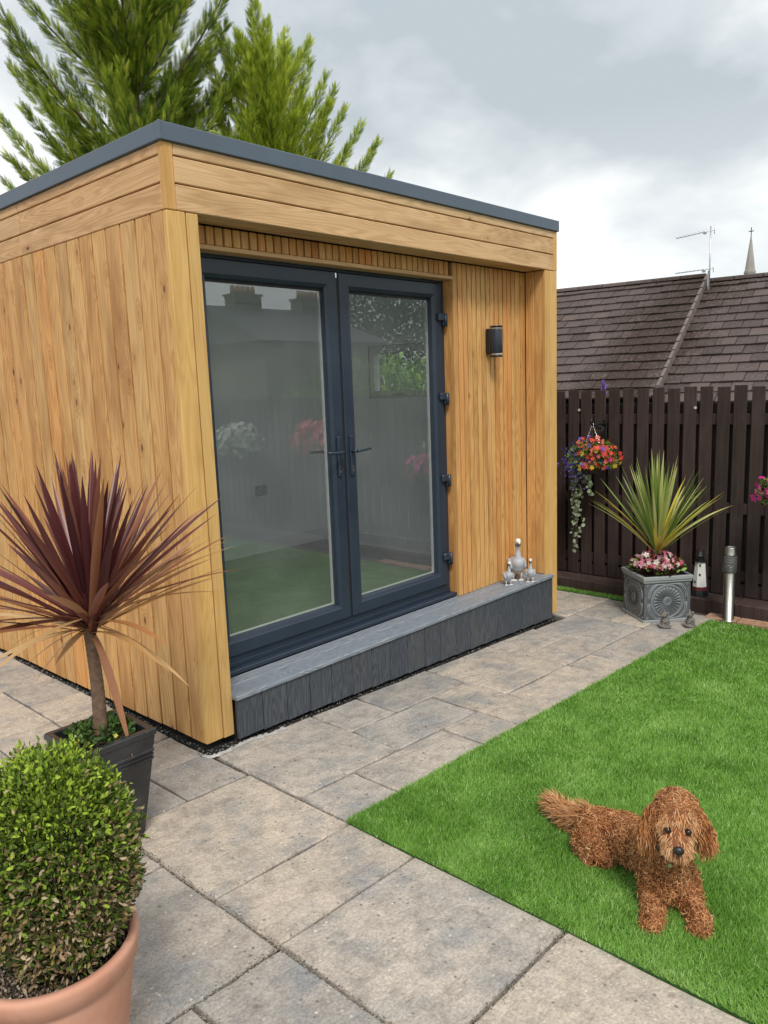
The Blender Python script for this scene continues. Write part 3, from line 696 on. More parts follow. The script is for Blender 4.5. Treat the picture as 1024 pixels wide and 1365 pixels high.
def cat(*meshes):
    V = []; F = []; T_ = []; n = 0
    for (v, f, t) in meshes: V.append(v); F.append(f+n); T_.append(t); n += len(v)
    return np.concatenate(V), np.concatenate(F), np.concatenate(T_)

# ------------------------------------------------------------------ cypress trees behind the room
def cypress(name, trunk, top_z, branches, mat, label, per, scl, cat_='tree'):
    root = empty(name, trunk, label, cat_)
    tx, ty, tz = trunk; bm = bmesh.new()
    tube_bm(bm, [(0, 0, 0), (.03, .02, 1.5), (0, .05, 3), (.02, 0, top_z-tz-.2)], [.16, .12, .07, .015], 9); from_bm('trunk', bm, M_BARK, root)
    bmw = bmesh.new(); pos = []; dirs = []; sc = []; tn = []
    for (b, d, Lb, rad) in branches:
        b = np.array(b, float); d = np.array(d, float); d /= np.linalg.norm(d); upv = np.array([0, 0, 1.0])
        def P(s): return b+d*s*Lb+upv*(.22*Lb*s*s)
        tube_bm(bmw, [tuple(P(s)) for s in (0, .3, .6, .9)], [.018*Lb, .012*Lb, .007*Lb, .003], 5, False)
        n = int(per*Lb*(.6+rad*3)); s = rng.random(n)**.8
        Pt = b[None]+d[None]*(s*Lb)[:, None]+upv[None]*(.22*Lb*s*s)[:, None]
        tg = d[None]+upv[None]*(.44*s)[:, None]; tg /= np.linalg.norm(tg, axis=1, keepdims=True)
        rnd = rng.normal(size=(n, 3)); rnd -= tg*np.sum(rnd*tg, 1)[:, None]; rnd /= np.linalg.norm(rnd, axis=1, keepdims=True)
        env = rad*(1-s**2.2*.85)*(.35+.65*np.minimum(1, s*4)); q = rng.random(n)**.6
        Pt = Pt+rnd*(env*q*.75)[:, None]
        dd = tg*1.0+rnd*(.35+.55*rng.random(n)*(1-s*.5))[:, None]+upv[None]*.15
        pos.append(Pt); dirs.append(dd); sc.append(scl*rng.uniform(.55, 1.15, n)*(1-.35*s)); tn.append(np.clip(rng.random(n)*.62+.05+.33*q*rng.random(n)+.12*rng.random(), 0, .97)+np.where(rng.random(n) < .012, .03, 0))
    pos = np.concatenate(pos); dirs = np.concatenate(dirs)
    S = np.concatenate(sc); V, F, t = scatter(*FR, pos, frames(dirs), np.stack([S*1.0, S*.9, S], 1), np.concatenate(tn))
    if len(bmw.verts): from_bm('limbs', bmw, M_BARK, root)
    o = np_mesh('crown', V, F, mat, root, attrs={'tone': t}); o['kind'] = 'stuff'
    return root
br = []
R2 = np.array([.67, -.74, 0]); F2 = np.array([.73, .68, 0])
for i in range(46):      # big dark cypress: long plumes sweeping up and out
    z = rng.uniform(2.3, 5.6); az = rng.uniform(0, 2*PI); Lb = (1.75-.16*(z-1.9))*rng.uniform(.75, 1.1)
    d = np.array([math.cos(az), math.sin(az), rng.uniform(.35, 1.15)])
    br.append(((0, 0, z), d, max(Lb, .7), rng.uniform(.10, .14)))
for i in range(40):
    z = rng.uniform(2.5, 4.6); az = rng.uniform(0, 2*PI); br.append(((0, 0, z), np.array([math.cos(az), math.sin(az), rng.uniform(.8, 1.8)]), rng.uniform(.7, 1.0), rng.uniform(.14, .18)))
for tip in ((-1.35, .2, 3.5), (-1.5, .1, 3.0), (-1.45, 0, 2.5), (-1.3, .1, 4.05), (-1.1, 0, 4.5), (-.6, .1, 5.1), (-.75, .3, 4.7), (.9, .1, 4.4), (.85, .2, 4.9), (.55, 0, 5.2), (-1.4, -.2, 2.1), (1.1, 0, 4.0), (-.3, .1, 5.4), (.1, 0, 5.0)):
    o = R2*tip[0]+F2*tip[1]; zb = tip[2]-1.1*abs(tip[0])*.55-.5
    d = np.array([o[0], o[1], tip[2]-zb-.2]); br.append(((0, 0, zb), d, float(np.linalg.norm(d)), .125))
cypress('cypress_tree', (2.36, 4.0, -.15), 6.6, br, M_CONIFER, 'tall dark green cypress tree rising behind the garden room', 400, .13)
br = []
for i in range(44):
    z = rng.uniform(2.1, 4.5); az = rng.uniform(0, 2*PI); Lb = (1.25-.28*(z-1.8))*rng.uniform(.8, 1.15)
    d = np.array([math.cos(az), math.sin(az), rng.uniform(.6, 1.5)]); br.append(((0, 0, z), d, max(Lb, .35), rng.uniform(.08, .12)))
for tip in ((-.10, 0, 5.25), (-.14, .05, 5.1), (.02, 0, 5.0), (.18, 0, 4.75), (.4, 0, 4.6), (.55, 0, 4.45), (.7, .1, 4.15), (-.5, 0, 5.0), (-.62, 0, 4.7), (.0, .1, 4.6), (-.42, 0, 4.75), (-.55, .1, 4.3), (.3, 0, 4.35), (.5, .1, 4.05), (.62, 0, 4.3), (.85, .05, 3.95), (1.0, 0, 3.75), (1.1, .1, 3.45), (.75, 0, 3.5), (.95, -.1, 3.3), (-.3, 0, 4.45), (.15, 0, 4.75)):
    o = R2*tip[0]+F2*tip[1]; zb = tip[2]-.75-.35*abs(tip[0])
    d = np.array([o[0], o[1], tip[2]-zb-.15]); br.append(((0, 0, zb), d, float(np.linalg.norm(d)), .10))
cypress('cypress_tree', (3.31, 3.25, -.15), 4.7, br, M_CONIFER2, 'shorter yellow green cypress tree just right of the tall dark one', 500, .115)

# ------------------------------------------------------------------ neighbour's roof
def make_tile():
    m, T, put = material('brown roof tile'); v, r = oc(T, 3)
    n = T.noise(v, 30, 5, .65); ps = T.n('TexCoord').outputs['Object']
    base = T.ramp(r, [(0, (.052, .040, .038)), (.4, (.082, .062, .058)), (.75, (.115, .084, .076)), (1, (.068, .056, .058))])
    base = T.mix(T.rng(n, .35, .7, 0, .5), base, (.135, .112, .102))
    wp = T.n('NewGeometry').outputs['Position']
    d = T.math('ABSOLUTE', T.math('SUBTRACT', T.n('SeparateXYZ', {0: T.vmath('ADD', wp, T.vmath('MULTIPLY', T.vmath('SUBTRACT', T.noise(wp, 1.5, 2, out='Color'), (.5, .5, .5)), (1.2, 1.2, 1.2)))}).outputs[1], 1.25))
    mossy = T.rng(d, .1, .85, 1, .0)
    mo = T.math('MULTIPLY', T.rng(T.math('ADD', T.noise(wp, 26, 5, .7), T.math('MULTIPLY', mossy, .20)), .56, .62, 0, 1), T.math('ADD', mossy, .10, clamp=True))
    col = T.mix(mo, base, (.046, .032, .024)); col = T.mix(T.rng(T.noise(wp, 55, 2, .6), .68, .73, 0, .8), col, (.34, .30, .27))
    put(color=col, rough=.85, normal=T.bump(n, .5, .006), spec=.25); return m
M_TILE = make_tile()
ang = math.radians(8); RD = Vector((math.sin(ang), -math.cos(ang), 0)); SDh = Vector((-math.cos(ang), -math.sin(ang), 0)); pt = math.radians(32)
SDv = (SDh*math.cos(pt)-Vector((0, 0, 1))*math.sin(pt)).normalized(); NR = RD.cross(SDv); NR = NR if NR.z > 0 else -NR; XR = SDv.cross(NR)
T0 = Vector((8.71, 1.20, 2.73))
Mroof = Matrix((XR, SDv, NR)).transposed()        # columns: along ridge, down slope, normal
tile_me = bpy.data.meshes.new('tile')
bm = bmesh.new(); box_bm(bm, -.1015, .1015, 0, .215, -.010, .010); bm.to_mesh(tile_me); bm.free(); tile_me.materials.append(M_TILE)
M_BRICKW = plain('neighbour brick', (.22, .13, .09), .9, var=.3, scale=12)
def roof(name, label, u0, u1, lift, rows=15, seed=1):
    rnd = random.Random(seed); o0 = T0+NR*lift
    root = empty(name, o0, label, 'house')
    bm = bmesh.new(); Ls = 4.0
    def P(u, s, n): return RD*u+SDv*s+NR*n
    q = [P(u0, 0, -.06), P(u1, 0, -.06), P(u1, Ls, -.06), P(u0, Ls, -.06)]
    far = [v+Vector((-SDh.x, -SDh.y, 0))*0 for v in q]
    vs_ = [bm.verts.new(p) for p in q]; bm.faces.new(vs_)
    R2_ = [bm.verts.new(RD*u+Vector((0, 0, -.06))) for u in (u0, u1)]; back = [bm.verts.new(RD*u-SDh*Ls*math.cos(pt)+Vector((0, 0, -Ls*math.sin(pt)))) for u in (u0, u1)]
    bm.faces.new((R2_[0], back[0], back[1], R2_[1]))
    from_bm('roof_deck', bm, M_DARKGAP, root)
    bm = bmesh.new(); a = RD*u0+SDh*(Ls*math.cos(pt)-.3); zb = -Ls*math.sin(pt)+.15
    pts = [RD*u0+SDh*3.1, RD*u1+SDh*3.1, RD*u1-SDh*3.1, RD*u0-SDh*3.1]
    lo = [bm.verts.new((p.x, p.y, -3.4)) for p in pts]; hi = [bm.verts.new((p.x, p.y, -2.15)) for p in pts]
    gt = [bm.verts.new(RD*u+Vector((0, 0, -.12))) for u in (u0, u1)]
    for i in range(4): bm.faces.new((lo[i], lo[(i+1) % 4], hi[(i+1) % 4], hi[i]))
    bm.faces.new((hi[0], hi[3], gt[0])); bm.faces.new((hi[1], gt[1], hi[2]))
    from_bm('wall', bm, M_BRICKW, root)
    for r in range(rows):
        s = -.03+r*.186; u = u0; first = bool(r % 2)
        while u < u1-.02:
            w = min(.1055 if first else .211, u1-u); first = False; t = bpy.data.objects.new('roof_tile', tile_me); C.objects.link(t); t.parent = root
            loc = P(u+w/2, s, 0)+NR*rnd.uniform(-.003, .006)+SDv*rnd.uniform(-.004, .006)
            M = Mroof.to_4x4(); M = M @ Matrix.Rotation(math.radians(6.0)+rnd.uniform(-.008, .008), 4, 'X') @ Matrix.Rotation(rnd.uniform(-.008, .008), 4, 'Z'); M.translation = loc
            if w < .205: M = M @ Matrix.Diagonal((w/.211, 1, 1, 1))
            t.matrix_local = M; u += w
        if r > 0 and False: pass
    u = u0
    while u < u1-.02:        # ridge tiles
        w = min(.34, u1-u); bm = bmesh.new(); n = 6; lo_, up_ = [], []
        for k in range(n+1):
            a = PI*k/n; off = SDh*(math.cos(a)*.10)+Vector((0, 0, math.sin(a)*.055-.01))
            lo_.append(bm.verts.new(off-RD*w*.49)); up_.append(bm.verts.new(off+RD*w*.49))
        for k in range(n): bm.faces.new((lo_[k], lo_[k+1], up_[k+1], up_[k]))
        bm.faces.new(lo_[::-1]); bm.faces.new(up_)
        rt_ = from_bm('ridge_tile', bm, M_TILE, root, RD*(u+w/2)); u += w+.004
    return root
rl = roof('neighbour_house', 'neighbour house roof of mossy brown tiles ending in a raised verge at the aerial', -2.7, .0, 0.0, seed=3)
rr_ = roof('neighbour_house', 'neighbour house roof of brown tiles below the church spire, set slightly lower', -.0, 1.95, -.075, seed=5)
M_VERGE = plain('verge mortar', (.16, .13, .12), .85, var=.3, scale=30, bump=.4)
for r in range(15):
    bm = bmesh.new(); box_bm(bm, -.018, .018, 0, .181, -.11, .010, .004)
    o = from_bm('verge_tile', bm, M_VERGE, rl); M = Mroof.to_4x4() @ Matrix.Rotation(math.radians(3.5), 4, 'X'); M.translation = RD*.02+SDv*(-.01+r*.186)+NR*.02; o.matrix_local = M
# TV aerial
m_al = plain('aluminium mast', (.55, .57, .60), .35, .8)
ae = empty('tv_aerial', (8.45, 1.06, 2.35), 'thin silver TV aerial mast with two booms on the roof ridge', 'aerial')
bm = bmesh.new(); tube_bm(bm, [(0, 0, 0), (0, 0, .95)], .0095, 8); tube_bm(bm, [(.028, .02, -.02), (.028, .02, .42)], .015, 8); from_bm('mast', bm, m_al, ae)
bdir = Vector((.02, .96, -.06)); 
for z, tilt, name_ in ((.90, -.06, 'boom'), (.44, -.01, 'boom')):
    bm = bmesh.new(); tube_bm(bm, [(0, -.05, z), (0, .43, z+tilt*.6)], .005, 6)
    for k in range(9):
        yy = .42-.05*k; tube_bm(bm, [(-.055-.004*k, yy, z+tilt*yy), (.055+.004*k, yy, z+tilt*yy)], .0022, 4)
    tube_bm(bm, [(0, -.045, z-.05), (0, -.045, z+.06)], .004, 5); box_bm(bm, -.012, .012, .05, .09, z-.035, z-.008, .002)
    from_bm(name_, bm, m_al, ae)
bm = bmesh.new(); tube_bm(bm, [(.02, .0, -.05), (-.12, .10, -.09), (-.16, .18, -.10)], .008, 6); from_bm('bracket', bm, m_al, ae)

# church spire far away
m_st = plain('spire stone', (.34, .32, .29), .9, var=.2, scale=.6)
sp = empty('church_spire', (161, 49.6, -8), 'distant pointed stone church spire above the right roof', 'spire')
bm = bmesh.new(); lathe_bm(bm, [(3.2, 0), (3.2, 16), (2.5, 16.2), (1.95, 21.5), (1.05, 28.4), (1.12, 28.5), (1.12, 28.9), (.98, 28.95), (.12, 35.3)], 8)
for f in bm.faces: f.smooth = False
from_bm('spire_body', bm, m_st, sp)
bm = bmesh.new(); box_bm(bm, -.06, .06, -.06, .06, 35.2, 37.0); box_bm(bm, -.06, .06, -.45, .45, 36.2, 36.35); from_bm('cross', bm, M_BLACK, sp)

# purple flower spike over the fence
bm = bmesh.new(); tube_bm(bm, [(0, 0, 0), (.01, 0, .7), (0, .01, 1.38)], .004, 5)
bd = empty('buddleia_plant', (4.18, .31, 0), 'single purple flower spike showing above the fence top', 'plant'); from_bm('stem', bm, M_BARK, bd)
n = 160; s = rng.random(n); pos = np.stack([rng.normal(size=n)*.014*(1-s*.6), rng.normal(size=n)*.014*(1-s*.6), 1.34+s*.13], 1)
V, F, t = scatter(*PT, pos, frames(rng.normal(size=pos.shape)), rng.uniform(.005, .009, n)); o = np_mesh('flower_spike', V, F, make_tone('purple florets', [(0, (.13, .05, .35)), (1, (.32, .17, .62))]), bd, attrs={'tone': t}); o['kind'] = 'stuff'

# ------------------------------------------------------------------ leaf-blade plants
def blade_leaf(name, parent, mat, C0, tip, width, droop, twist=0.0, segs=9, upb=.5, fold=.25, sharp=1.0):
    """sword-shaped leaf: V-folded strip from C0 to tip"""
    C0 = Vector(C0); tip = Vector(tip); ch = tip-C0; Ln = ch.length
    ctrl = C0+ch*.5+Vector((0, 0, 1))*droop*Ln
    bm = bmesh.new(); prev = None; side0 = None
    for i in range(segs+1):
        s = i/segs; p = C0*(1-s)**2+ctrl*2*s*(1-s)+tip*s*s; tg = ((ctrl-C0)*(1-s)+(tip-ctrl)*s).normalized()
        side = tg.cross(Vector((0, 0, 1))); side = side if side.length > .08 else (side0 or Vector((random.uniform(-1, 1), random.uniform(-1, 1), 0)))
        side.normalize(); side = Matrix.Rotation(twist*(1 if i else 1), 3, tg) @ side
        if side0 is not None and side.dot(side0) < 0: side = -side
        side0 = side; nr = side.cross(tg)
        w = width*((.5+1.3*s-.4*s*s) if s < .45 else .992*max(0, (1-((s-.45)/.55)**2.1)))
        if i == segs: w = width*.02
        q = [bm.verts.new(p-side*w-nr*w*fold*0), bm.verts.new(p-nr*w*fold), bm.verts.new(p+side*w)]
        if prev:
            for k in range(2): f = bm.faces.new((prev[k], q[k], q[k+1], prev[k+1])); f.smooth = True
        prev = q
    o = from_bm(name, bm, mat, parent); return o
def leafmat(name, stops, edge=None, rough=.38, trans=.15, along=None):
    m, T, put = material(name); r = T.n('ObjectInfo').outputs['Random']; v = T.n('TexCoord').outputs['Object']
    st = T.noise(T.map(v, scale=(30, 30, 30)), 6, 2, .5)
    col = T.ramp(T.math('ADD', r, T.math('MULTIPLY', T.math('SUBTRACT', st, .5), .25)), stops)
    put(color=col, rough=rough, spec=.5)
    nt = m.node_tree; b = nt.nodes['Principled BSDF']; tl = T.n('BsdfTranslucent', {'Color': col}); mx = T.n('MixShader', {0: trans, 1: b.outputs[0], 2: tl.outputs[0]}); nt.links.new(mx.outputs[0], nt.nodes['Material Output'].inputs[0])
    return m
M_RED = leafmat('dark red cordyline leaf', [(0, (.060, .014, .020)), (.45, (.12, .030, .034)), (.8, (.20, .065, .050)), (1, (.32, .13, .085))])
M_COP = leafmat('copper cordyline leaf', [(0, (.20, .065, .045)), (.5, (.32, .13, .06)), (1, (.44, .24, .13))])
M_TAN = leafmat('faded tan cordyline leaf', [(0, (.42, .19, .07)), (.5, (.52, .30, .12)), (1, (.58, .40, .20))])
CO = Vector((-.598, -.292, .739))
cord = empty('cordyline_plant', (-.60, -.29, .36), 'dark red spiky cordyline on a bare trunk in the tall black planter', 'plant')
bm = bmesh.new(); pts = []; rad = []
for i in range(41):
    s = i/40; pts.append((.010*math.sin(s*3)-.006*s, .008*math.sin(s*2), s*.385)); rad.append((.0235-.006*s)*(1+.05*(i % 2)))
tube_bm(bm, pts, rad, 14); from_bm('trunk', bm, plain('cordyline bark', (.16, .10, .065), .85, var=.45, scale=55, bump=.6), cord)
r2 = Vector((.67, -.74, 0)).normalized(); f2 = Vector((.74, .67, 0)).normalized()
def cordleaf(px, py, mat, dep=None, w=.0130, droop=.10, ln=.60):
    dx = (px-122)/403; dz = -(py-835)/403; h = math.hypot(dx, dz)
    if dep is None:
        dep = math.sqrt(max(ln*ln-h*h, 0.0004))*random.choice((-1, 1))*random.uniform(.6, 1)
        dep = max(min(dep, .46), -.42)
    p0 = CO+Vector((random.uniform(-.006, .006), random.uniform(-.006, .006), random.uniform(-.03, .035)))
    o = blade_leaf('leaf', cord, mat, p0-cord.location, p0*0+CO+r2*dx+f2*dep+Vector((0, 0, dz))-cord.location, w*random.uniform(.85, 1.1), droop, random.uniform(-.35, .35)); return o
for (x, y) in ((125, 600), (134, 602), (145, 608), (118, 616), (168, 608), (95, 606), (70, 620), (57, 630), (82, 636), (40, 642), (192, 632), (200, 656), (214, 676), (30, 668), (56, 656), (110, 640), (152, 640), (176, 660), (100, 660), (137, 625), (75, 680), (165, 700), (90, 700), (45, 700), (205, 700), (128, 606), (112, 628), (158, 612), (185, 640), (66, 645), (88, 620), (140, 614), (122, 660), (103, 622)):
    cordleaf(x, y, M_RED, droop=.03)
for (x, y) in ((20, 688), (4, 702), (-6, 728), (-14, 752), (-24, 776), (-30, 792), (12, 742), (30, 720), (10, 765), (225, 690), (240, 712), (255, 735), (215, 735), (-35, 740), (-20, 712)):
    cordleaf(x, y, M_COP if x > 150 and random.random() < .75 else M_RED, droop=.06)
for (x, y) in ((247, 668), (273, 682), (269, 700), (292, 714), (250, 700), (232, 760), (262, 745), (20, 800), (60, 812)):
    cordleaf(x, y, M_COP, droop=.08)
for (x, y) in ((296, 742), (297, 757), (322, 770), (-18, 822), (2, 790), (276, 810), (265, 832), (292, 861), (48, 838), (72, 837)):
    cordleaf(x, y, M_TAN if x > 200 or y > 830 else M_COP, droop=.12, w=.0155)
cordleaf(130, 712, M_RED, dep=-.40, w=.015, droop=.02); cordleaf(144, 746, M_COP, dep=-.42, w=.015, droop=.05)
cordleaf(84, 690, M_RED, dep=-.24, droop=.04); cordleaf(36, 708, M_RED, dep=-.18, droop=.05)
cordleaf(235, 889, M_TAN, dep=-.1, droop=.22); cordleaf(274, 952, M_COP, dep=-.02, droop=.22, w=.011); cordleaf(170, 1012, M_COP, dep=-.06, droop=.26, w=.015)
cordleaf(86, 874, M_TAN, dep=-.1, droop=.2, w=.013); cordleaf(36, 915, M_TAN, dep=.0, droop=.24); cordleaf(40, 880, M_COP, dep=-.06, droop=.2, w=.008); cordleaf(-6, 872, M_TAN, dep=.05, droop=.2, w=.008)
for i in range(34):
    a = random.uniform(-1.15, 1.15); Lf = random.uniform(205, 242)
    cordleaf(122+math.sin(a)*Lf, 835-math.cos(a)*Lf, M_RED if random.random() < .75 else M_COP, droop=.03+.04*abs(a), dep=random.uniform(-.30, .30))
for i in range(44):
    a = random.uniform(0, 2*PI); el = random.uniform(-.05, 1.45); ln = random.uniform(.46, .58)
    d = Vector((math.cos(a)*math.cos(el), math.sin(a)*math.cos(el), math.sin(el)))*ln
    if d.dot(-f2) > .12: continue
    p0 = CO+Vector((0, 0, random.uniform(-.02, .04))); mt = M_RED if el > .25 else random.choice((M_RED, M_COP, M_TAN))
    blade_leaf('leaf', cord, mt, p0-cord.location, p0+d-cord.location, .012, .07, random.uniform(-.3, .3))

# tall tapered black planter
def make_blackgloss():
    m, T, put = material('black glazed planter'); v, r = oc(T)
    n = T.noise(v, 9, 5, .6); st = T.noise(T.map(v, scale=(2, 2, 40)), 4, 3, .6)
    col = T.mix(T.rng(n, .4, .7, 0, 1), (.014, .015, .018), (.034, .036, .042)); put(color=col, rough=T.rng(n, .3, .7, .14, .32), spec=.6, normal=T.bump(st, .08, .002)); return m
M_PL = make_blackgloss()
def square_rings(bm, prof, c=(0, 0)):
    rings = [[bm.verts.new((c[0]+sx*h, c[1]+sy*h, z)) for sx, sy in ((-1, -1), (1, -1), (1, 1), (-1, 1))] for h, z in prof]
    for a, b in zip(rings, rings[1:]):
        for i in range(4): bm.faces.new((a[i], a[(i+1) % 4], b[(i+1) % 4], b[i]))
    return rings
pc = (-.603, -.292)
pl = empty('tall_planter', (pc[0], pc[1], gz(-.6)), 'tall tapered square planter in glossy black with ribbed bands', 'planter')
bm = bmesh.new(); z_ = lambda z: z-gz(-.6)
prof = [(.083, .0), (.085, .002), (.1185, z_(.262)), (.1225, z_(.266)), (.1225, z_(.272)), (.1195, z_(.274)), (.1235, z_(.280)), (.1235, z_(.286)), (.1205, z_(.288)), (.125, z_(.295)), (.125, z_(.301)), (.122, z_(.304)), (.126, z_(.318)), (.129, z_(.352)), (.134, z_(.355)), (.134, z_(.372)), (.131, z_(.375)), (.112, z_(.375)), (.109, z_(.372)), (.104, z_(.30))]
R_ = square_rings(bm, prof); bm.faces.new(R_[0][::-1]); bmesh.ops.bevel(bm, geom=[e for e in bm.edges if abs(e.verts[0].co.z-e.verts[1].co.z) > .001 and abs(abs(e.verts[0].co.x)-abs(e.verts[0].co.y)) < .001], offset=.004, segments=2, affect='EDGES')
from_bm('planter_body', bm, M_PL, pl)
box('soil', -.106, .106, -.106, .106, z_(.30), z_(.345), M_SOIL, pl, 0)
hl = empty('rim_line', (0, 0, 0)); bpy.data.objects.remove(hl)
# violas growing in the planter
def bedding(name, label, cx, cy, z0, rx, n_leaf, n_fl, h, leafmat_, flowmat, tone_fn, lsz=.02, fsz=.012, avoid=0.0, rz=0, square=False):
    root = empty(name, (cx, cy, z0), label, 'plant')
    def ps(n, hh):
        a = rng.uniform(0, 2*PI, n); r = rx*np.sqrt(rng.uniform(avoid, 1, n)); X = r*np.cos(a); Y = r*np.sin(a)
        if square: X = rng.uniform(-rx, rx, n); Y = rng.uniform(-rx, rx, n)
        c, s = math.cos(rz), math.sin(rz); Xr = X*c-Y*s; Yr = X*s+Y*c
        return np.stack([Xr, Yr, hh*(1-.45*(r/rx)**2)*rng.uniform(.25, 1, n)], 1)
    pos = ps(n_leaf, h); d = np.stack([pos[:, 0]*8+rng.normal(size=n_leaf)*.7, pos[:, 1]*8+rng.normal(size=n_leaf)*.7, rng.uniform(.1, 1.1, n_leaf)], 1)
    V, F, t = scatter(*LQ, pos, frames(d), lsz*rng.uniform(.6, 1.3, n_leaf)); o = np_mesh('leaves', V, F, leafmat_, root, attrs={'tone': t}); o['kind'] = 'stuff'
    if n_fl:
        pos = ps(n_fl, h*1.12); pos[:, 2] = np.maximum(pos[:, 2], h*.55); d = np.stack([pos[:, 0]*9+rng.normal(size=n_fl)*.5-.5, pos[:, 1]*9+rng.normal(size=n_fl)*.5-.5, rng.uniform(.4, 1.0, n_fl)], 1)
        V, F, t = scatter(*PT, pos, frames(d), fsz*rng.uniform(.7, 1.25, n_fl), tone_fn(n_fl, pos)); o = np_mesh('flowers', V, F, flowmat, root, attrs={'tone': t}); o['kind'] = 'stuff'
    return root
M_VIO = make_flower('viola petals', [(0, (.75, .68, .12)), (.5, (.62, .60, .50))])
M_DKLEAF2 = make_tone('viola leaves', [(0, (.02, .045, .012)), (.7, (.06, .12, .02)), (1, (.13, .22, .04))], .5, .4, .2)
bedding('viola_plant', 'low green violas with small pale flowers round the cordyline trunk', -.603, -.292, .345, .10, 420, 7, .06, M_DKLEAF2, M_VIO, lambda n, p: rng.random(n), .026, .009, .12, square=False)

# terracotta pot with clipped conifer ball
def make_terra():
    m, T, put = material('terracotta'); v, r = oc(T); n = T.noise(v, 7, 5, .6); n2 = T.noise(v, 60, 3, .6)
    col = T.mix(T.rng(n, .3, .7, 0, 1), (.50, .235, .155), (.60, .34, .245)); col = T.mix(T.rng(T.noise(T.map(v, scale=(1, 1, .4)), 14, 5, .7), .62, .75, 0, .5), col, (.33, .15, .08)); put(color=col, rough=.78, normal=T.bump(n2, .15, .002), spec=.3); return m
PX, PY = -1.168, -1.155; PZ = gz(-1.17)
pot = empty('terracotta_pot', (PX, PY, PZ), 'large round terracotta pot in the near left corner', 'pot')
bm = bmesh.new(); hh = .36-PZ
rg = lathe_bm(bm, [(.02, .0), (.118, .0), (.124, .01), (.165, hh-.055), (.1655, hh-.052), (.172, hh-.05), (.1775, hh-.012), (.177, hh-.004), (.173, hh), (.160, hh), (.157, hh-.006), (.152, hh-.10), (.02, hh-.11)], 72); from_bm('pot_body', bm, make_terra(), pot)
bm = bmesh.new(); bmesh.ops.create_circle(bm, cap_ends=True, segments=48, radius=.155, matrix=Matrix.Translation((0, 0, hh-.048))); from_bm('soil', bm, M_SOIL, pot)
n = 3000; a = rng.uniform(0, 2*PI, n); r = .150*np.sqrt(rng.random(n)); pos = np.stack([r*np.cos(a), r*np.sin(a), hh-.045+rng.uniform(-.003, .006, n)], 1)
V, F, t = scatter(IV, IF, pos, frames(rng.normal(size=pos.shape)), np.stack([rng.uniform(.002, .0052, n), rng.uniform(.0018, .004, n), rng.uniform(.0015, .003, n)], 1), rng.random(n)**1.5)
o = np_mesh('gravel_topping', V, F, make_tone('gravel topping', [(0, (.04, .03, .022)), (.4, (.14, .10, .07)), (.8, (.34, .28, .21)), (1, (.55, .50, .42))], .8), pot, attrs={'tone': t}); o['kind'] = 'stuff'
ball = empty('clipped_conifer', (PX, PY, .325), 'round clipped green conifer with browning sprigs in the terracotta pot', 'shrub')
bm = bmesh.new(); tube_bm(bm, [(0, 0, -.02), (.01, 0, .08), (0, .01, .2)], [.016, .014, .01], 8)
for i in range(60):
    d = Vector((random.gauss(0, 1), random.gauss(0, 1), random.gauss(.3, 1))).normalized(); c0 = Vector((0, 0, .10)); tube_bm(bm, [c0, c0+d*.09+Vector((0, 0, .03)), c0+Vector((d.x*.17, d.y*.17, .13+d.z*.20))], [.005, .003, .0012], 4, False)
from_bm('stem', bm, M_BARK, ball)
bc = np.array([.022, -.020, .215])
N = 30000; d = rng.normal(size=(N, 3)); d /= np.linalg.norm(d, axis=1, keepdims=True)
lump = np.array([mnoise.noise(Vector(q*2.3))*.09+mnoise.noise(Vector(q*7))*.10+mnoise.noise(Vector(q*15))*.12 for q in d])
rad = rng.random(N)**.24*(1+lump)
pos = bc+d*rad[:, None]*np.array([.166, .166, .240]); pos[:, 2] = np.maximum(pos[:, 2], .0)
dirs = d*np.array([1, 1, .8])+rng.normal(size=(N, 3))*.75+np.array([0, 0, .45])
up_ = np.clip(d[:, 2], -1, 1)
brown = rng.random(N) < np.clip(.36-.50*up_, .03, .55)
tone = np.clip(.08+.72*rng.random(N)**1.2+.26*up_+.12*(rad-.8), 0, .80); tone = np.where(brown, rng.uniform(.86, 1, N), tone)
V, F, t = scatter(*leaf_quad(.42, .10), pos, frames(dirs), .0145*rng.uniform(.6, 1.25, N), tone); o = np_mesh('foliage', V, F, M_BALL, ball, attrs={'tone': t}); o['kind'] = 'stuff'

# ------------------------------------------------------------------ carved square planter with green cordyline
ca, sa = math.cos(math.atan2(-.65, .76)), math.sin(math.atan2(-.65, .76)); th = math.atan2(-.65, .76)
A = Vector((.76, -.65, 0)).normalized(); B = Vector((.65, .76, 0)).normalized(); near = Vector((3.12, -.53, gz(3.15)))
S2 = .345; pcn = near+A*S2/2+B*S2/2; HP = .325
sq = empty('carved_planter', (pcn.x, pcn.y, near.z-.008), 'grey square stone effect planter carved with sunburst wheels', 'planter', rz=th)
def make_lead():
    m, T, put = material('lead effect resin'); v, r = oc(T); n = T.noise(v, 14, 5, .65)
    geo = T.n('NewGeometry').outputs['Pointiness']
    col = T.mix(T.rng(n, .35, .7, 0, 1), (.020, .025, .032), (.060, .070, .084)); col = T.mix(T.rng(T.noise(v, 45, 4, .7), .58, .70, 0, .4), col, (.20, .22, .23)); col = T.mix(T.rng(geo, .53, .60, 0, .8), col, (.34, .36, .37)); put(color=col, rough=.55, normal=T.bump(n, .3, .003), spec=.45); return m
M_LEAD = make_lead()
h2 = S2/2
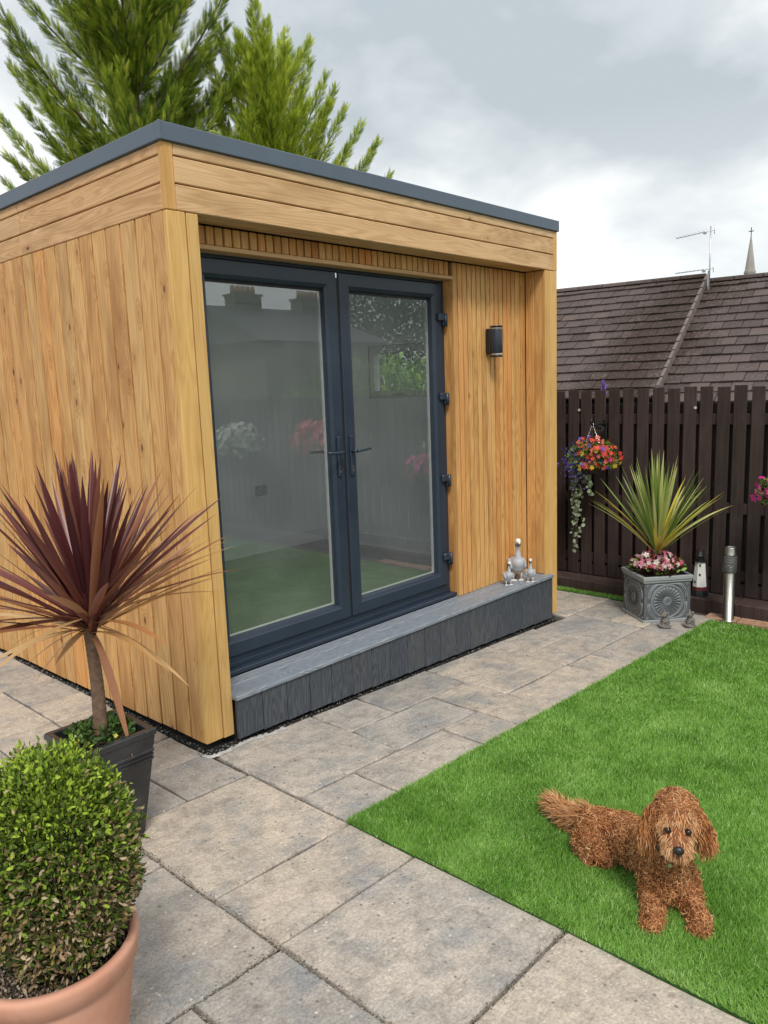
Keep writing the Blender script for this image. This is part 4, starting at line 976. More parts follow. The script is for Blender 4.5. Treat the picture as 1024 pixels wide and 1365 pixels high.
bm = bmesh.new(); R_ = square_rings(bm, [(h2-.004, 0), (h2, .004), (h2, .022), (h2-.008, .028), (h2-.010, HP-.048), (h2-.002, HP-.040), (h2-.002, HP-.030), (h2+.004, HP-.024), (h2+.004, HP-.004), (h2, HP), (h2-.022, HP), (h2-.026, HP-.006), (h2-.03, HP-.08)]); bm.faces.new(R_[0][::-1]); from_bm('planter_body', bm, M_LEAD, sq)
box('soil', -h2+.03, h2-.03, -h2+.03, h2-.03, HP-.07, HP-.02, M_SOIL, sq, 0)
def wheel():
    """carved sunburst disc lying in XZ, facing -Y"""
    bm = bmesh.new(); cz = .150
    def torus(R, r, nn=44, m=6):
        rings = []
        for i in range(nn):
            a = 2*PI*i/nn; rings.append([bm.verts.new(((R+r*math.cos(q))*math.cos(a), -r*math.sin(q)*1.1, cz+(R+r*math.cos(q))*math.sin(a))) for q in [2*PI*k/m for k in range(m)]])
        for i in range(nn):
            for k in range(m): f = bm.faces.new((rings[i][k], rings[i][(k+1) % m], rings[(i+1) % nn][(k+1) % m], rings[(i+1) % nn][k])); f.smooth = True
    torus(.112, .0050); torus(.103, .0028); torus(.026, .004, 24); torus(.016, .003, 20)
    for k in range(24):
        a = 2*PI*k/24; ca_, sa_ = math.cos(a), math.sin(a)
        pr = []
        for s, w, hgt in ((.034, .0022, .003), (.060, .0050, .006), (.084, .0082, .007), (.096, .0075, .005)):
            pr.append([bm.verts.new((ca_*s-sa_*ww, -yy, cz+sa_*s+ca_*ww)) for ww, yy in ((-w, .0), (-w*.6, hgt), (0, hgt*.45), (w*.6, hgt), (w, .0))])
        for p, q in zip(pr, pr[1:]):
            for j in range(4): f = bm.faces.new((p[j], p[j+1], q[j+1], q[j])); f.smooth = True
        bm.faces.new(pr[-1])
    # corner scrolls
    for sx in (-1, 1):
        for sz in (-1, 1):
            for off in (0, .012):
                pts = []
                for i in range(9):
                    a = (PI/2)*(i/8)*1.0; rr0 = .126+off+.012*math.sin(a*2)
                    pts.append((sx*min(rr0*math.cos(a*.9+.08), .150), -.002, cz+sz*min(rr0*math.sin(a*.9+.08)+.0, .118 if sz > 0 else .116)))
                tube_bm(bm, pts, [.0028+.002*math.sin(PI*i/8) for i in range(9)], 6)
            tube_bm(bm, [(sx*.140+.007*math.cos(q), -.003, cz+sz*.112+.007*math.sin(q)) for q in [2*PI*k/10 for k in range(9)]], .0028, 6)
    me = bpy.data.meshes.new('wheel_carving'); bm.normal_update(); bmesh.ops.recalc_face_normals(bm, faces=bm.faces[:]); bm.to_mesh(me); bm.free(); return me
wm = wheel()
for k in range(4):
    a = k*PI/2; o = link('wheel_carving', wm, M_LEAD, sq, (math.sin(a)*(h2-.0095), -math.cos(a)*(h2-.0095), 0), (0, 0, a))
M_GREEN = leafmat('green cordyline leaf', [(0, (.11, .20, .04)), (.35, (.21, .31, .07)), (.7, (.38, .43, .12)), (1, (.58, .56, .24))], trans=.2)
M_YEL = leafmat('yellowing cordyline leaf', [(0, (.50, .46, .07)), (.6, (.62, .50, .05)), (1, (.60, .44, .22))], trans=.2)
yc = empty('spiky_palm', (pcn.x-.01, pcn.y, .13), 'green and yellow spiky cordyline in the carved grey planter', 'plant')
CY = Vector((3.355, -.515, .290))
bm = bmesh.new(); pts = []; rad = []
for i in range(17): s = i/16; pts.append(Vector((CY.x, CY.y, .14+s*.17))-yc.location); rad.append((.026+.006*math.sin(s*3))*(1+.10*(i % 2)))
tube_bm(bm, pts, rad, 12); from_bm('trunk', bm, plain('fibrous bark', (.20, .13, .085), .9, var=.5, scale=60, bump=.8), yc)
def yleaf(px, py, mat, dep=None, w=.0105, droop=.05):
    dx = (px-877)/195; dz = -(py-738)/195; h = math.hypot(dx, dz)
    if dep is None: dep = math.sqrt(max(.70**2-h*h, .0004))*random.uniform(-.75, .75)
    blade_leaf('leaf', yc, mat, CY+Vector((0, 0, random.uniform(-.02, .03)))-yc.location, CY+r2*dx+f2*dep+Vector((0, 0, dz))-yc.location, w*random.uniform(.8, 1.1), droop, random.uniform(-.3, .3))
for (x, y) in ((877, 599), (873, 603), (868, 608), (882, 606), (888, 614), (864, 622), (859, 612), (893, 625), (855, 630), (900, 628), (850, 640), (908, 632), (838, 640), (917, 626), (926, 622), (845, 632), (832, 636), (930, 628), (822, 632), (812, 640), (862, 650), (890, 645), (905, 650), (870, 640), (880, 650), (895, 655), (915, 650), (842, 655), (868, 598), (883, 600), (872, 615), (886, 622), (852, 622), (898, 618), (910, 640), (878, 625), (875, 640), (865, 634), (858, 646), (900, 640)):
    yleaf(x, y, M_GREEN, droop=.03)
for (x, y) in ((782, 660), (778, 664), (790, 662), (800, 672), (812, 668), (820, 655), (938, 664), (945, 672), (976, 677), (978, 682), (970, 674), (930, 655), (940, 668), (828, 662), (835, 674), (948, 680), (800, 655), (935, 645)):
    yleaf(x, y, random.choice((M_GREEN, M_YEL, M_GREEN)), droop=.12)
for (x, y) in ((872, 672), (876, 660), (880, 690), (884, 700), (868, 690), (858, 700), (892, 690), (874, 705), (850, 690)): yleaf(x, y, M_YEL, dep=-.34, droop=.04)
for i in range(40):
    a = random.uniform(-.95, .95); Lf = random.uniform(105, 138)*(1-.12*abs(a)); yleaf(877+math.sin(a)*Lf, 738-math.cos(a)*Lf, random.choice((M_GREEN, M_GREEN, M_YEL)) if abs(a) > .6 else M_GREEN, w=.009, droop=.03+.05*abs(a))
M_BEG = make_flower('begonia petals', [(0, (.62, .12, .20)), (.25, (.75, .26, .36)), (.45, (.80, .45, .52)), (.68, (.62, .03, .03)), (.82, (.85, .80, .74))])
bedding('begonia_plant', 'pink red and white begonias packed round the green cordyline trunk', pcn.x, pcn.y, gz(3.15)+HP-.03, .165, 520, 300, .15, make_tone('begonia leaves', [(0, (.035, .02, .015)), (.4, (.10, .03, .02)), (.6, (.05, .10, .02)), (.8, (.11, .20, .03)), (1, (.24, .38, .05))], .4), M_BEG, lambda n, p: rng.random(n), .034, .019, .05)

# small stone figures
M_STONE = plain('weathered stone figure', (.17, .16, .145), .85, var=.55, scale=70, bump=.7)
for (fx, fy, lab) in ((3.115, -.685, 'small weathered stone figure sitting before the carved planter, nearer the step'), (3.235, -.805, 'small weathered stone figure beside the lawn edge and carved planter corner')):
    fz = gz(fx); fg = empty('garden_figure', (fx, fy, fz), lab, 'ornament', 'stone figures by the carved planter', rz=2.4)
    v = random.uniform(-.004, .004)
    blob('figure_body', [('s', (0, 0, .010), (.040, .034, .012)), ('s', (0, 0, .040), (.028, .026, .034)), ('s', (.026, .016, .018), (.022, .012, .012)), ('s', (.026, -.016, .018), (.022, .012, .012)), ('c', (.006, .026, .055), .009, (.030, .018, .035), .007), ('c', (.006, -.026, .055), .009, (.030, -.018, .035), .007),
                          ('s', (.004+v, 0, .088), (.021, .023, .021)), ('s', (.022+v, 0, .084), (.011, .012, .009)), ('s', (-.002, .022, .104), (.008, .007, .013)), ('s', (-.002, -.022, .104), (.008, .007, .013))], M_STONE, fg, .0032, 2)
# bollard light
bo = empty('bollard_light', (3.57, -.93, gz(3.57)), 'brushed steel bollard light standing at the lawn corner', 'bollard light')
m_ss, T, put = material('brushed steel'); v, r = oc(T); nn = T.noise(T.map(v, scale=(3, 3, 160)), 3, 2); put(color=(.40, .40, .36), metal=1.0, rough=T.rng(nn, .3, .7, .26, .42))
bm = bmesh.new(); lathe_bm(bm, [(0, 0), (.048, 0), (.048, .004), (.0355, .006), (.0355, .335), (.033, .338), (0, .338)], 36); from_bm('post', bm, m_ss, bo)
m_cl, T, put = material('clear acrylic'); put(color=(.85, .87, .88), rough=.06, trans=.92, IOR=1.45)
bm = bmesh.new(); lathe_bm(bm, [(.043, .339), (.0445, .342), (.0445, .452), (.042, .455), (.0415, .452), (.0415, .342), (.043, .339)], 36); from_bm('diffuser', bm, m_cl, bo)
bm = bmesh.new()
for k in range(6): lathe_bm(bm, [(.0, .352+k*.017), (.024, .352+k*.017), (.030, .355+k*.017), (.014, .359+k*.017), (0, .359+k*.017)], 28)
from_bm('louvre', bm, m_ss, bo)
bm = bmesh.new(); lathe_bm(bm, [(0, .4555), (.0445, .4555), (.0385, .462), (.0385, .505), (.0375, .509), (.034, .509), (.033, .503), (0, .503)], 36); from_bm('cap', bm, m_ss, bo)

# lighthouse ornament
m_wh = plain('white painted resin', (.74, .74, .72), .5, var=.06); m_rd = plain('dark red paint', (.12, .015, .02), .5)
lh = empty('lighthouse_ornament', (3.79, -.65, -.088), 'white lighthouse ornament with black top on the sleeper by the fence', 'ornament', rz=.35)
def frus(bm, r0, z0, r1, z1, n=8, cx=0, cy=0):
    a = [bm.verts.new((cx+r0*math.cos(2*PI*(k+.5)/n), cy+r0*math.sin(2*PI*(k+.5)/n), z0)) for k in range(n)]; b = [bm.verts.new((cx+r1*math.cos(2*PI*(k+.5)/n), cy+r1*math.sin(2*PI*(k+.5)/n), z1)) for k in range(n)]
    for k in range(n): bm.faces.new((a[k], a[(k+1) % n], b[(k+1) % n], b[k]))
    bm.faces.new(a[::-1]); bm.faces.new(b)
bm = bmesh.new(); frus(bm, .052, 0, .050, .022); frus(bm, .046, .0221, .044, .034); from_bm('base', bm, M_BLACK, lh)
bm = bmesh.new(); frus(bm, .042, .0342, .040, .056); from_bm('red_band', bm, m_rd, lh)
bm = bmesh.new(); frus(bm, .0395, .0562, .0285, .205); from_bm('tower', bm, m_wh, lh)
bm = bmesh.new(); frus(bm, .037, .2052, .037, .213); frus(bm, .021, .2132, .021, .240); frus(bm, .029, .2402, .006, .268); tube_bm(bm, [(0, -.02, .262), (0, -.012, .29), (0, .012, .29), (0, .02, .262)], .0025, 6); from_bm('lantern_top', bm, M_BLACK, lh)
bm = bmesh.new()
for k in range(8):
    a = 2*PI*k/8
    for z in ((.185,) if k % 2 == 0 else ()) + ((.13,) if k % 3 == 1 else ()) + ((.085,) if k % 3 == 0 else ()):
        rr = (.0395-(z-.0562)/.149*.011)*math.cos(PI/8)+.0005; M = Matrix.Rotation(a, 4, 'Z') @ Matrix.Translation((rr, 0, z)); b2 = bmesh.new(); box_bm(b2, -.001, .0012, -.0045, .0045, -.007, .007); merge_bm(bm, b2, M)
from_bm('tower_windows', bm, M_BLACK, lh); lh.scale = (1.25, 1.25, 1.22)

# geese ornaments on the step
M_GOOSE = plain('pale grey goose ceramic', (.42, .43, .47), .5, var=.10, scale=14); M_GOOSEH = plain('white goose head', (.72, .72, .72), .5)
def goose(x, y, s, lab, rz):
    g = empty('goose_ornament', (x, y, .183), lab, 'ornament', 'goose family on the step', rz=rz)
    P = lambda *p: tuple(q*s for q in p)
    blob('goose_body', [('s', P(-.012, 0, .098), P(.062, .050, .048), Matrix.Rotation(.5, 3, 'Y').to_euler()), ('s', P(.012, 0, .110), P(.044, .043, .046)), ('c', P(.022, 0, .135), .026*s, P(.020, 0, .185), .0145*s), ('c', P(.020, 0, .185), .0145*s, P(.022, 0, .236), .0135*s), ('c', P(-.055, 0, .085), .022*s, P(-.088, 0, .095), .008*s),
                         ('s', P(-.012, .046, .100), P(.046, .012, .030), Matrix.Rotation(.45, 3, 'Y').to_euler()), ('s', P(-.012, -.046, .100), P(.046, .012, .030), Matrix.Rotation(.45, 3, 'Y').to_euler())], M_GOOSE, g, .0042*max(s, .6), 4)
    blob('goose_head', [('s', P(.026, 0, .248), P(.0195, .0175, .018)), ('c', P(.036, 0, .246), .0095*s, P(.062, 0, .240), .0045*s)], M_GOOSEH, g, .0026*max(s, .6), 2)
    bm = bmesh.new()
    for k in range(16):
        pass
    lathe_bm(bm, [(.0155*s, .218*s), (.0185*s, .222*s), (.0185*s, .228*s), (.0155*s, .232*s)], 16, (.0215*s, 0)); from_bm('neck_ribbon', bm, plain('grey ribbon', (.10, .10, .12), .6), g)
    for sy in (-1, 1):
        bm = bmesh.new(); tube_bm(bm, [P(-.002, sy*.024, .066), P(.002, sy*.026, .012)], [.011*s, .006*s], 8)
        ft = [P(-.014, sy*.026, .004), P(.020, sy*.026-.022, .003), P(.030, sy*.026, .003), P(.020, sy*.026+.022, .003)]
        lo_ = [bm.verts.new((a, b, .0005)) for a, b, c in ft]; hi_ = [bm.verts.new((a, b, .008*s if i == 0 else .005*s)) for i, (a, b, c) in enumerate(ft)]
        bm.faces.new(hi_); bm.faces.new(lo_[::-1])
        for i in range(4): bm.faces.new((lo_[i], lo_[(i+1) % 4], hi_[(i+1) % 4], hi_[i]))
        from_bm('foot', bm, M_GOOSEH, g)
tow = math.atan2(-.67, -.74)
goose(2.535, .085, 1.08, 'largest grey goose ornament, standing behind the two goslings', tow+.1)
goose(2.395, .062, .60, 'small gosling ornament on the step, on the doors side of the goose', tow+.25)
goose(2.545, -.010, .60, 'small gosling ornament in front of the large goose near the step edge', tow-.1)

# ------------------------------------------------------------------ hanging baskets
M_BASKET = plain('coir basket', (.06, .045, .03), .9, var=.4, scale=60, bump=.8)
MIXF = make_flower('mixed basket petals', [(0, (.72, .07, .05)), (.28, (.85, .22, .16)), (.42, (.75, .04, .30)), (.52, (.70, .55, .05)), (.60, (.12, .09, .48)), (.80, (.20, .14, .60)), (.90, (.78, .75, .72))])
WHF = make_flower('white and red basket petals', [(0, (.80, .78, .75)), (.45, (.75, .05, .07)), (.7, (.80, .20, .25)), (.85, (.80, .78, .75))])
PKF = make_flower('magenta petals', [(0, (.72, .02, .30)), (.5, (.80, .07, .42)), (.9, (.55, .01, .2))])
LOB = make_flower('lobelia petals', [(0, (.10, .08, .50)), (.5, (.20, .15, .62)), (.85, (.30, .2, .6))])
m_ir = plain('black iron', (.012, .012, .014), .45)
def bracket(y, z, label):
    b = empty('basket_bracket', (XF-.002, y, z), label, 'bracket')
    bm = bmesh.new(); box_bm(bm, -.008, .0, -.016, .016, -.14, .02, .002)
    tube_bm(bm, [(-.008, 0, -.02), (-.10, 0, -.005), (-.20, 0, -.02), (-.235, 0, .01), (-.225, 0, .035), (-.20, 0, .03)], .0075, 7)
    tube_bm(bm, [(-.008, 0, -.13), (-.05, 0, -.10), (-.07, 0, -.05), (-.045, 0, -.03), (-.035, 0, -.055), (-.05, 0, -.07)], .006, 7); tube_bm(bm, [(-.07, 0, -.05), (-.12, 0, -.035), (-.15, 0, -.01)], .006, 6)
    from_bm('scroll_arm', bm, m_ir, b); return b
def basket(y, zc, mat, label, seed, tone_fn, nfl=260, trail=False, R=.145, size=.016, x=3.69, lob=True):
    g = empty('hanging_basket', (x, y, zc), label, 'hanging basket')
    bm = bmesh.new(); lathe_bm(bm, [(.01, -.10), (.06, -.085), (.098, -.045), (.115, 0), (.110, 0), (.02, -.02)], 20); from_bm('bowl', bm, M_BASKET, g)
    bm = bmesh.new()
    for k in range(3):
        a = 2*PI*k/3+.4; p0 = Vector((.112*math.cos(a), .112*math.sin(a), 0)); p1 = Vector((0, 0, .285)); n = 26
        for i in range(n):
            c = p0.lerp(p1, (i+.5)/n); d = (p1-p0).normalized(); s1 = d.cross(Vector((0, 0, 1))).normalized() if i % 2 else d.cross(d.cross(Vector((0, 0, 1)))).normalized()
            pts = [c+d*.0085*math.cos(q)+s1*.004*math.sin(q) for q in [2*PI*j/6 for j in range(7)]]; tube_bm(bm, pts, .0013, 4, False)
    from_bm('chain', bm, M_CHROME, g)
    def around(n, rr=1.0, low=-.10, hi=.13):
        d = rng.normal(size=(n, 3)); d /= np.linalg.norm(d, axis=1, keepdims=True); d[:, 2] = np.where(d[:, 2] < -.5, -d[:, 2], d[:, 2])
        return d*np.array([R*1.15, R*1.25, R*.95])*rng.uniform(.55, 1.1, n)[:, None]*rr+np.array([0, 0, .02]), d
    p, d = around(1500); V, F, t = scatter(*LQ, p, frames(d+rng.normal(size=d.shape)*.6), .022*rng.uniform(.6, 1.2, len(p))); o = np_mesh('leaves', V, F, M_HEDGE, g, attrs={'tone': t}); o['kind'] = 'stuff'
    p, d = around(nfl, 1.12); V, F, t = scatter(*PT, p, frames(d+rng.normal(size=d.shape)*.35+np.array([-.4, -.2, 0])), size*rng.uniform(.7, 1.3, len(p)), tone_fn(len(p), p)); o = np_mesh('flowers', V, F, mat, g, attrs={'tone': t}); o['kind'] = 'stuff'
    if lob:
        n = 700; c = np.array([.0, .125, -.045]); p = c+rng.normal(size=(n, 3))*np.array([.055, .042, .058]); V, F, t = scatter(*PT, p, frames(rng.normal(size=p.shape)+np.array([-.7, 0, .2])), rng.uniform(.005, .0085, n)); o = np_mesh('lobelia_flowers', V, F, LOB, g, attrs={'tone': t}); o['kind'] = 'stuff'
    if trail:
        bm = bmesh.new(); P_ = []; 
        for (yo, Lt) in ((.075, .62), (.05, .48), (.10, .35), (-.02, .22), (.095, .66)):
            pts = [(-.03+random.uniform(-.02, .02), yo*1.1+.03+random.uniform(-.01, .01)+.012*math.sin(s*7+yo*90), -.05-Lt*s) for s in [i/12 for i in range(13)]]; tube_bm(bm, pts, .0016, 4, False)
            for i in range(13):
                for _ in range(3 if i < 9 else 2): P_.append((pts[i][0]+random.gauss(0, .010), pts[i][1]+random.gauss(0, .014), pts[i][2]+random.gauss(0, .010)))
        from_bm('trailing_stems', bm, M_BARK, g); P_ = np.array(P_); V, F, t = scatter(*petals(6, .1), P_, frames(rng.normal(size=P_.shape)*.6+np.array([-1, -.4, .4])), rng.uniform(.009, .017, len(P_)))
        o = np_mesh('trailing_leaves', V, F, make_tone('silver green trailing leaves', [(0, (.15, .22, .12)), (.6, (.30, .38, .24)), (1, (.46, .50, .36))], .6), g, attrs={'tone': t}); o['kind'] = 'stuff'
    return g
bracket(.150, 1.150, 'black scrolled iron bracket above the basket with trailing stems')
def tone_mix(n, p):
    # red and coral on the fence-right side, purple towards the room
    t = rng.random(n); return np.clip(np.where(rng.random(n) < .62, np.where(p[:, 1] < .03, rng.uniform(0, .42, n), rng.uniform(.6, .9, n)), t), 0, .999)
basket(.150, .865, MIXF, 'hanging basket of red coral and purple flowers with long trailing stems', 1, tone_mix, 300, True)
basket(-1.27, .70, PKF, 'hanging basket of magenta petunias at the right edge', 2, lambda n, p: rng.random(n), 120, size=.026, lob=False, x=3.62)
bracket(-1.27, .985, 'black iron bracket above the magenta petunia basket')
basket(-2.75, .92, WHF, 'hanging basket of red and white flowers mirrored in the door glass', 3, lambda n, p: rng.random(n)*.4+.45, 380, R=.22, size=.026, lob=False)
bracket(-2.75, 1.205, 'black iron bracket above the red and white basket')
basket(-4.1, .88, WHF, 'hanging basket of white flowers mirrored faintly in the left door', 4, lambda n, p: rng.random(n)*.44, 380, R=.22, size=.026, lob=False)
bracket(-4.1, 1.165, 'black iron bracket above the white flowered basket')

# ------------------------------------------------------------------ greenery and houses beyond (seen through window / mirrored in the glass)
def leafmass(name, label, c, r, n, size, mat, cat_='hedge', flat=False):
    g = empty(name, (c[0], c[1], c[2]-r[2]), label, cat_)
    d = rng.normal(size=(n, 3)); d /= np.linalg.norm(d, axis=1, keepdims=True); lump = np.array([1+.22*mnoise.noise(Vector(q*2.6)+Vector(c))+.12*mnoise.noise(Vector(q*7)) for q in d])
    if flat: p = rng.uniform(-1, 1, (n, 3)); p[:, 2] = np.abs(p[:, 2])**.5*np.sign(p[:, 2]); p = p*np.array(r); 
    else: p = d*(rng.random(n)**.4*lump)[:, None]*np.array(r)
    p[:, 2] += r[2]; V, F, t = scatter(*LQ, p, frames(d+rng.normal(size=d.shape)*.7+np.array([0, 0, .5])), size*rng.uniform(.6, 1.3, n))
    bm = bmesh.new(); tube_bm(bm, [(0, 0, -.1), (.02, 0, r[2]*.8)], [.05, .02], 7); from_bm('trunk', bm, M_BARK, g)
    o = np_mesh('crown', V, F, mat, g, attrs={'tone': t}); o['kind'] = 'stuff'; return g
leafmass('hedge', 'bright green leafy hedge behind the garden room window', (3.75, 2.25, .74), (.40, 1.0, .98), 9000, .085, M_HEDGE, flat=False)
leafmass('shrub', 'dark bushy evergreen beyond the bright hedge', (4.8, 3.3, 1.15), (.8, 1.3, 1.35), 12000, .10, M_DKLEAF, 'shrub')
leafmass('broadleaf_tree', 'broad leafy tree beyond the garden, mirrored in the right door', (23.0, -18.75, 3.9), (3.2, 2.6, 2.5), 7500, .19, M_DKLEAF, 'tree')
leafmass('hedge', 'long green hedge beyond the fence, mirrored in the glass', (9.5, -7.0, .9), (2.4, 2.2, 1.05), 7000, .12, M_HEDGE)
M_GST = plain('grey sandstone', (.17, .155, .135), .9, var=.3, scale=1.2); M_SLATE = plain('dark slate', (.055, .06, .07), .6, var=.25, scale=3)
def house(name, label, x0, x1, y0, y1, ze, zr, chim):
    g = empty(name, ((x0+x1)/2, (y0+y1)/2, -.2), label, 'house'); ox, oy = (x0+x1)/2, (y0+y1)/2
    bm = bmesh.new(); box_bm(bm, x0-ox, x1-ox, y0-oy, y1-oy, 0, ze+.2); from_bm('wall', bm, M_GST, g)
    bm = bmesh.new(); e = .3; a = [bm.verts.new(p) for p in ((x0-ox-e, y0-oy-e, ze+.19), (x1-ox+e, y0-oy-e, ze+.19), (x1-ox+e, y1-oy+e, ze+.19), (x0-ox-e, y1-oy+e, ze+.19))]; r_ = [bm.verts.new((x0-ox, 0, zr+.2)), bm.verts.new((x1-ox, 0, zr+.2))]
    for f in ((0, 1, 'b', 'a'), (2, 3, 'a', 'b')): bm.faces.new([r_[0] if q == 'a' else r_[1] if q == 'b' else a[q] for q in f])
    bm.faces.new((a[1], a[2], r_[1])); bm.faces.new((a[3], a[0], r_[0])); bm.faces.new(a[::-1]); from_bm('roof', bm, M_SLATE, g)
    for cx in chim:
        bm = bmesh.new(); box_bm(bm, cx-.55, cx+.55, -.3, .3, ze+.6, zr+.55); box_bm(bm, cx-.6, cx+.6, -.35, .35, zr+.551, zr+.62)
        ch = from_bm('chimney', bm, M_GST, g)
        for k in range(5):
            bm = bmesh.new(); lathe_bm(bm, [(.0, zr+.621), (.09, zr+.621), (.075, zr+.90), (0, zr+.90)], 10, (cx-.42+.21*k, 0)); from_bm('chimney_pot', bm, M_BRICK, ch)
    nw = max(2, int((x1-x0)/1.6))
    for i in range(0):
        for z in ((1.0, 2.2), (3.0, 4.1)):
            if z[1] > ze: continue
            wx = x0-ox+(i+.5)*(x1-x0)/nw; w = box('window', wx-.45, wx+.45, y1-oy+.001, y1-oy+.06, z[0], z[1], M_GST, g, 0); o = box('pane', wx-.38, wx+.38, y1-oy+.061, y1-oy+.066, z[0]+.07, z[1]-.07, M_GLASS, w, 0); o.matrix_parent_inverse = Matrix.Translation(-w.location)
    return g
house('stone_house', 'grey stone house with slate roof and chimneys, mirrored in the left door', 13.5, 18.6, -22, -15.6, 3.0, 4.35, (-.75, 2.2))

# ------------------------------------------------------------------ dog
FUR = make_tone('curly red fur', [(0, (.12, .038, .012)), (.35, (.42, .165, .055)), (.7, (.70, .35, .15)), (1, (.88, .58, .33))], .62, .25, .12)
M_SKIN = plain('fur undercoat', (.20, .072, .028), .9, var=.3, scale=80)
M_NOSE = plain('dog nose', (.012, .011, .012), .35, var=.2, scale=200, bump=.3); M_EYE = plain('dark eye', (.010, .006, .004), .08)
G0 = -.046
hd = Vector((.226, -1.922, .278)); fd = Vector((-.86, -.42, -.10)).normalized(); sd_ = Vector((-fd.y, fd.x, 0)).normalized(); ud = fd.cross(-sd_); ud = ud if ud.z > 0 else -ud
# sd_ points to the dog's right or left; camera-right is r2
if sd_.dot(r2) < 0: sd_ = -sd_
HS = .86
def hp(f, s, u): return hd+(fd*f+sd_*s+ud*u)*HS
dog = empty('dog', (.36, -1.72, G0), 'curly red brown dog lying on the lawn facing the camera', 'dog')
Dl = dog.location
def dl_(p): p = Vector(p); return tuple(p-Dl)
body = [('c', dl_((.405, -1.60, .035)), .072, dl_((.415, -1.68, .045)), .068), ('c', dl_((.415, -1.68, .045)), .070, dl_((.355, -1.80, .070)), .072), ('c', dl_((.355, -1.80, .070)), .072, dl_((.290, -1.865, .105)), .066),
        ('c', dl_((.290, -1.865, .105)), .070, dl_((.245, -1.900, .225)), .056),
        ('s', dl_((.280, -1.865, .06)), (.060, .066, .080)),
        ('c', dl_((.395, -1.590, .0)), .046, dl_((.350, -1.645, -.005)), .036), ('s', dl_((.372, -1.600, .015)), (.062, .066, .056)), ('c', dl_((.350, -1.645, -.012)), .030, dl_((.325, -1.615, -.020)), .024),
        ('c', dl_((.44, -1.60, .0)), .045, dl_((.46, -1.66, -.015)), .035),
        ('c', dl_((.285, -1.838, .045)), .042, dl_((.225, -1.862, -.004)), .030), ('c', dl_((.225, -1.862, -.004)), .030, dl_((.168, -1.885, -.014)), .028), ('s', dl_((.158, -1.888, -.018)), (.034, .029, .024)),
        ('c', dl_((.330, -1.905, .045)), .042, dl_((.285, -1.950, -.004)), .030), ('c', dl_((.285, -1.950, -.004)), .030, dl_((.240, -1.988, -.014)), .028), ('s', dl_((.228, -1.994, -.018)), (.034, .029, .024)),
        ('c', dl_((.420, -1.560, .03)), .030, dl_((.455, -1.475, .01)), .022), ('c', dl_((.455, -1.475, .01)), .022, dl_((.490, -1.385, .012)), .016),
        ('s', dl_(hp(-.005, 0, .010)), (.064, .064, .062)), ('s', dl_(hp(-.01, 0, .038)), (.056, .058, .045)), ('c', dl_(hp(.040, 0, -.018)), .040, dl_(hp(.082, 0, -.040)), .030), ('s', dl_(hp(.072, 0, -.052)), (.034, .036, .024)),
        ('c', dl_(hp(-.01, .062, .020)), .020, dl_(hp(-.006, .086, -.030)), .024), ('c', dl_(hp(-.006, .086, -.030)), .024, dl_(hp(-.004, .094, -.070)), .018),
        ('c', dl_(hp(-.01, -.062, .020)), .020, dl_(hp(-.006, -.084, -.030)), .024), ('c', dl_(hp(-.006, -.084, -.030)), .024, dl_(hp(-.004, -.088, -.075)), .018)]
bo_ = blob('body', body, M_SKIN, dog, .007, 5)
me = bo_.data; nv = len(me.vertices); co = np.empty(nv*3); me.vertices.foreach_get('co', co); co = co.reshape(-1, 3)+np.array(Dl)
nf = len(me.polygons); cen = np.empty(nf*3); nor = np.empty(nf*3); ar = np.empty(nf); me.polygons.foreach_get('center', cen); me.polygons.foreach_get('normal', nor); me.polygons.foreach_get('area', ar); cen = cen.reshape(-1, 3)+np.array(Dl); nor = nor.reshape(-1, 3)
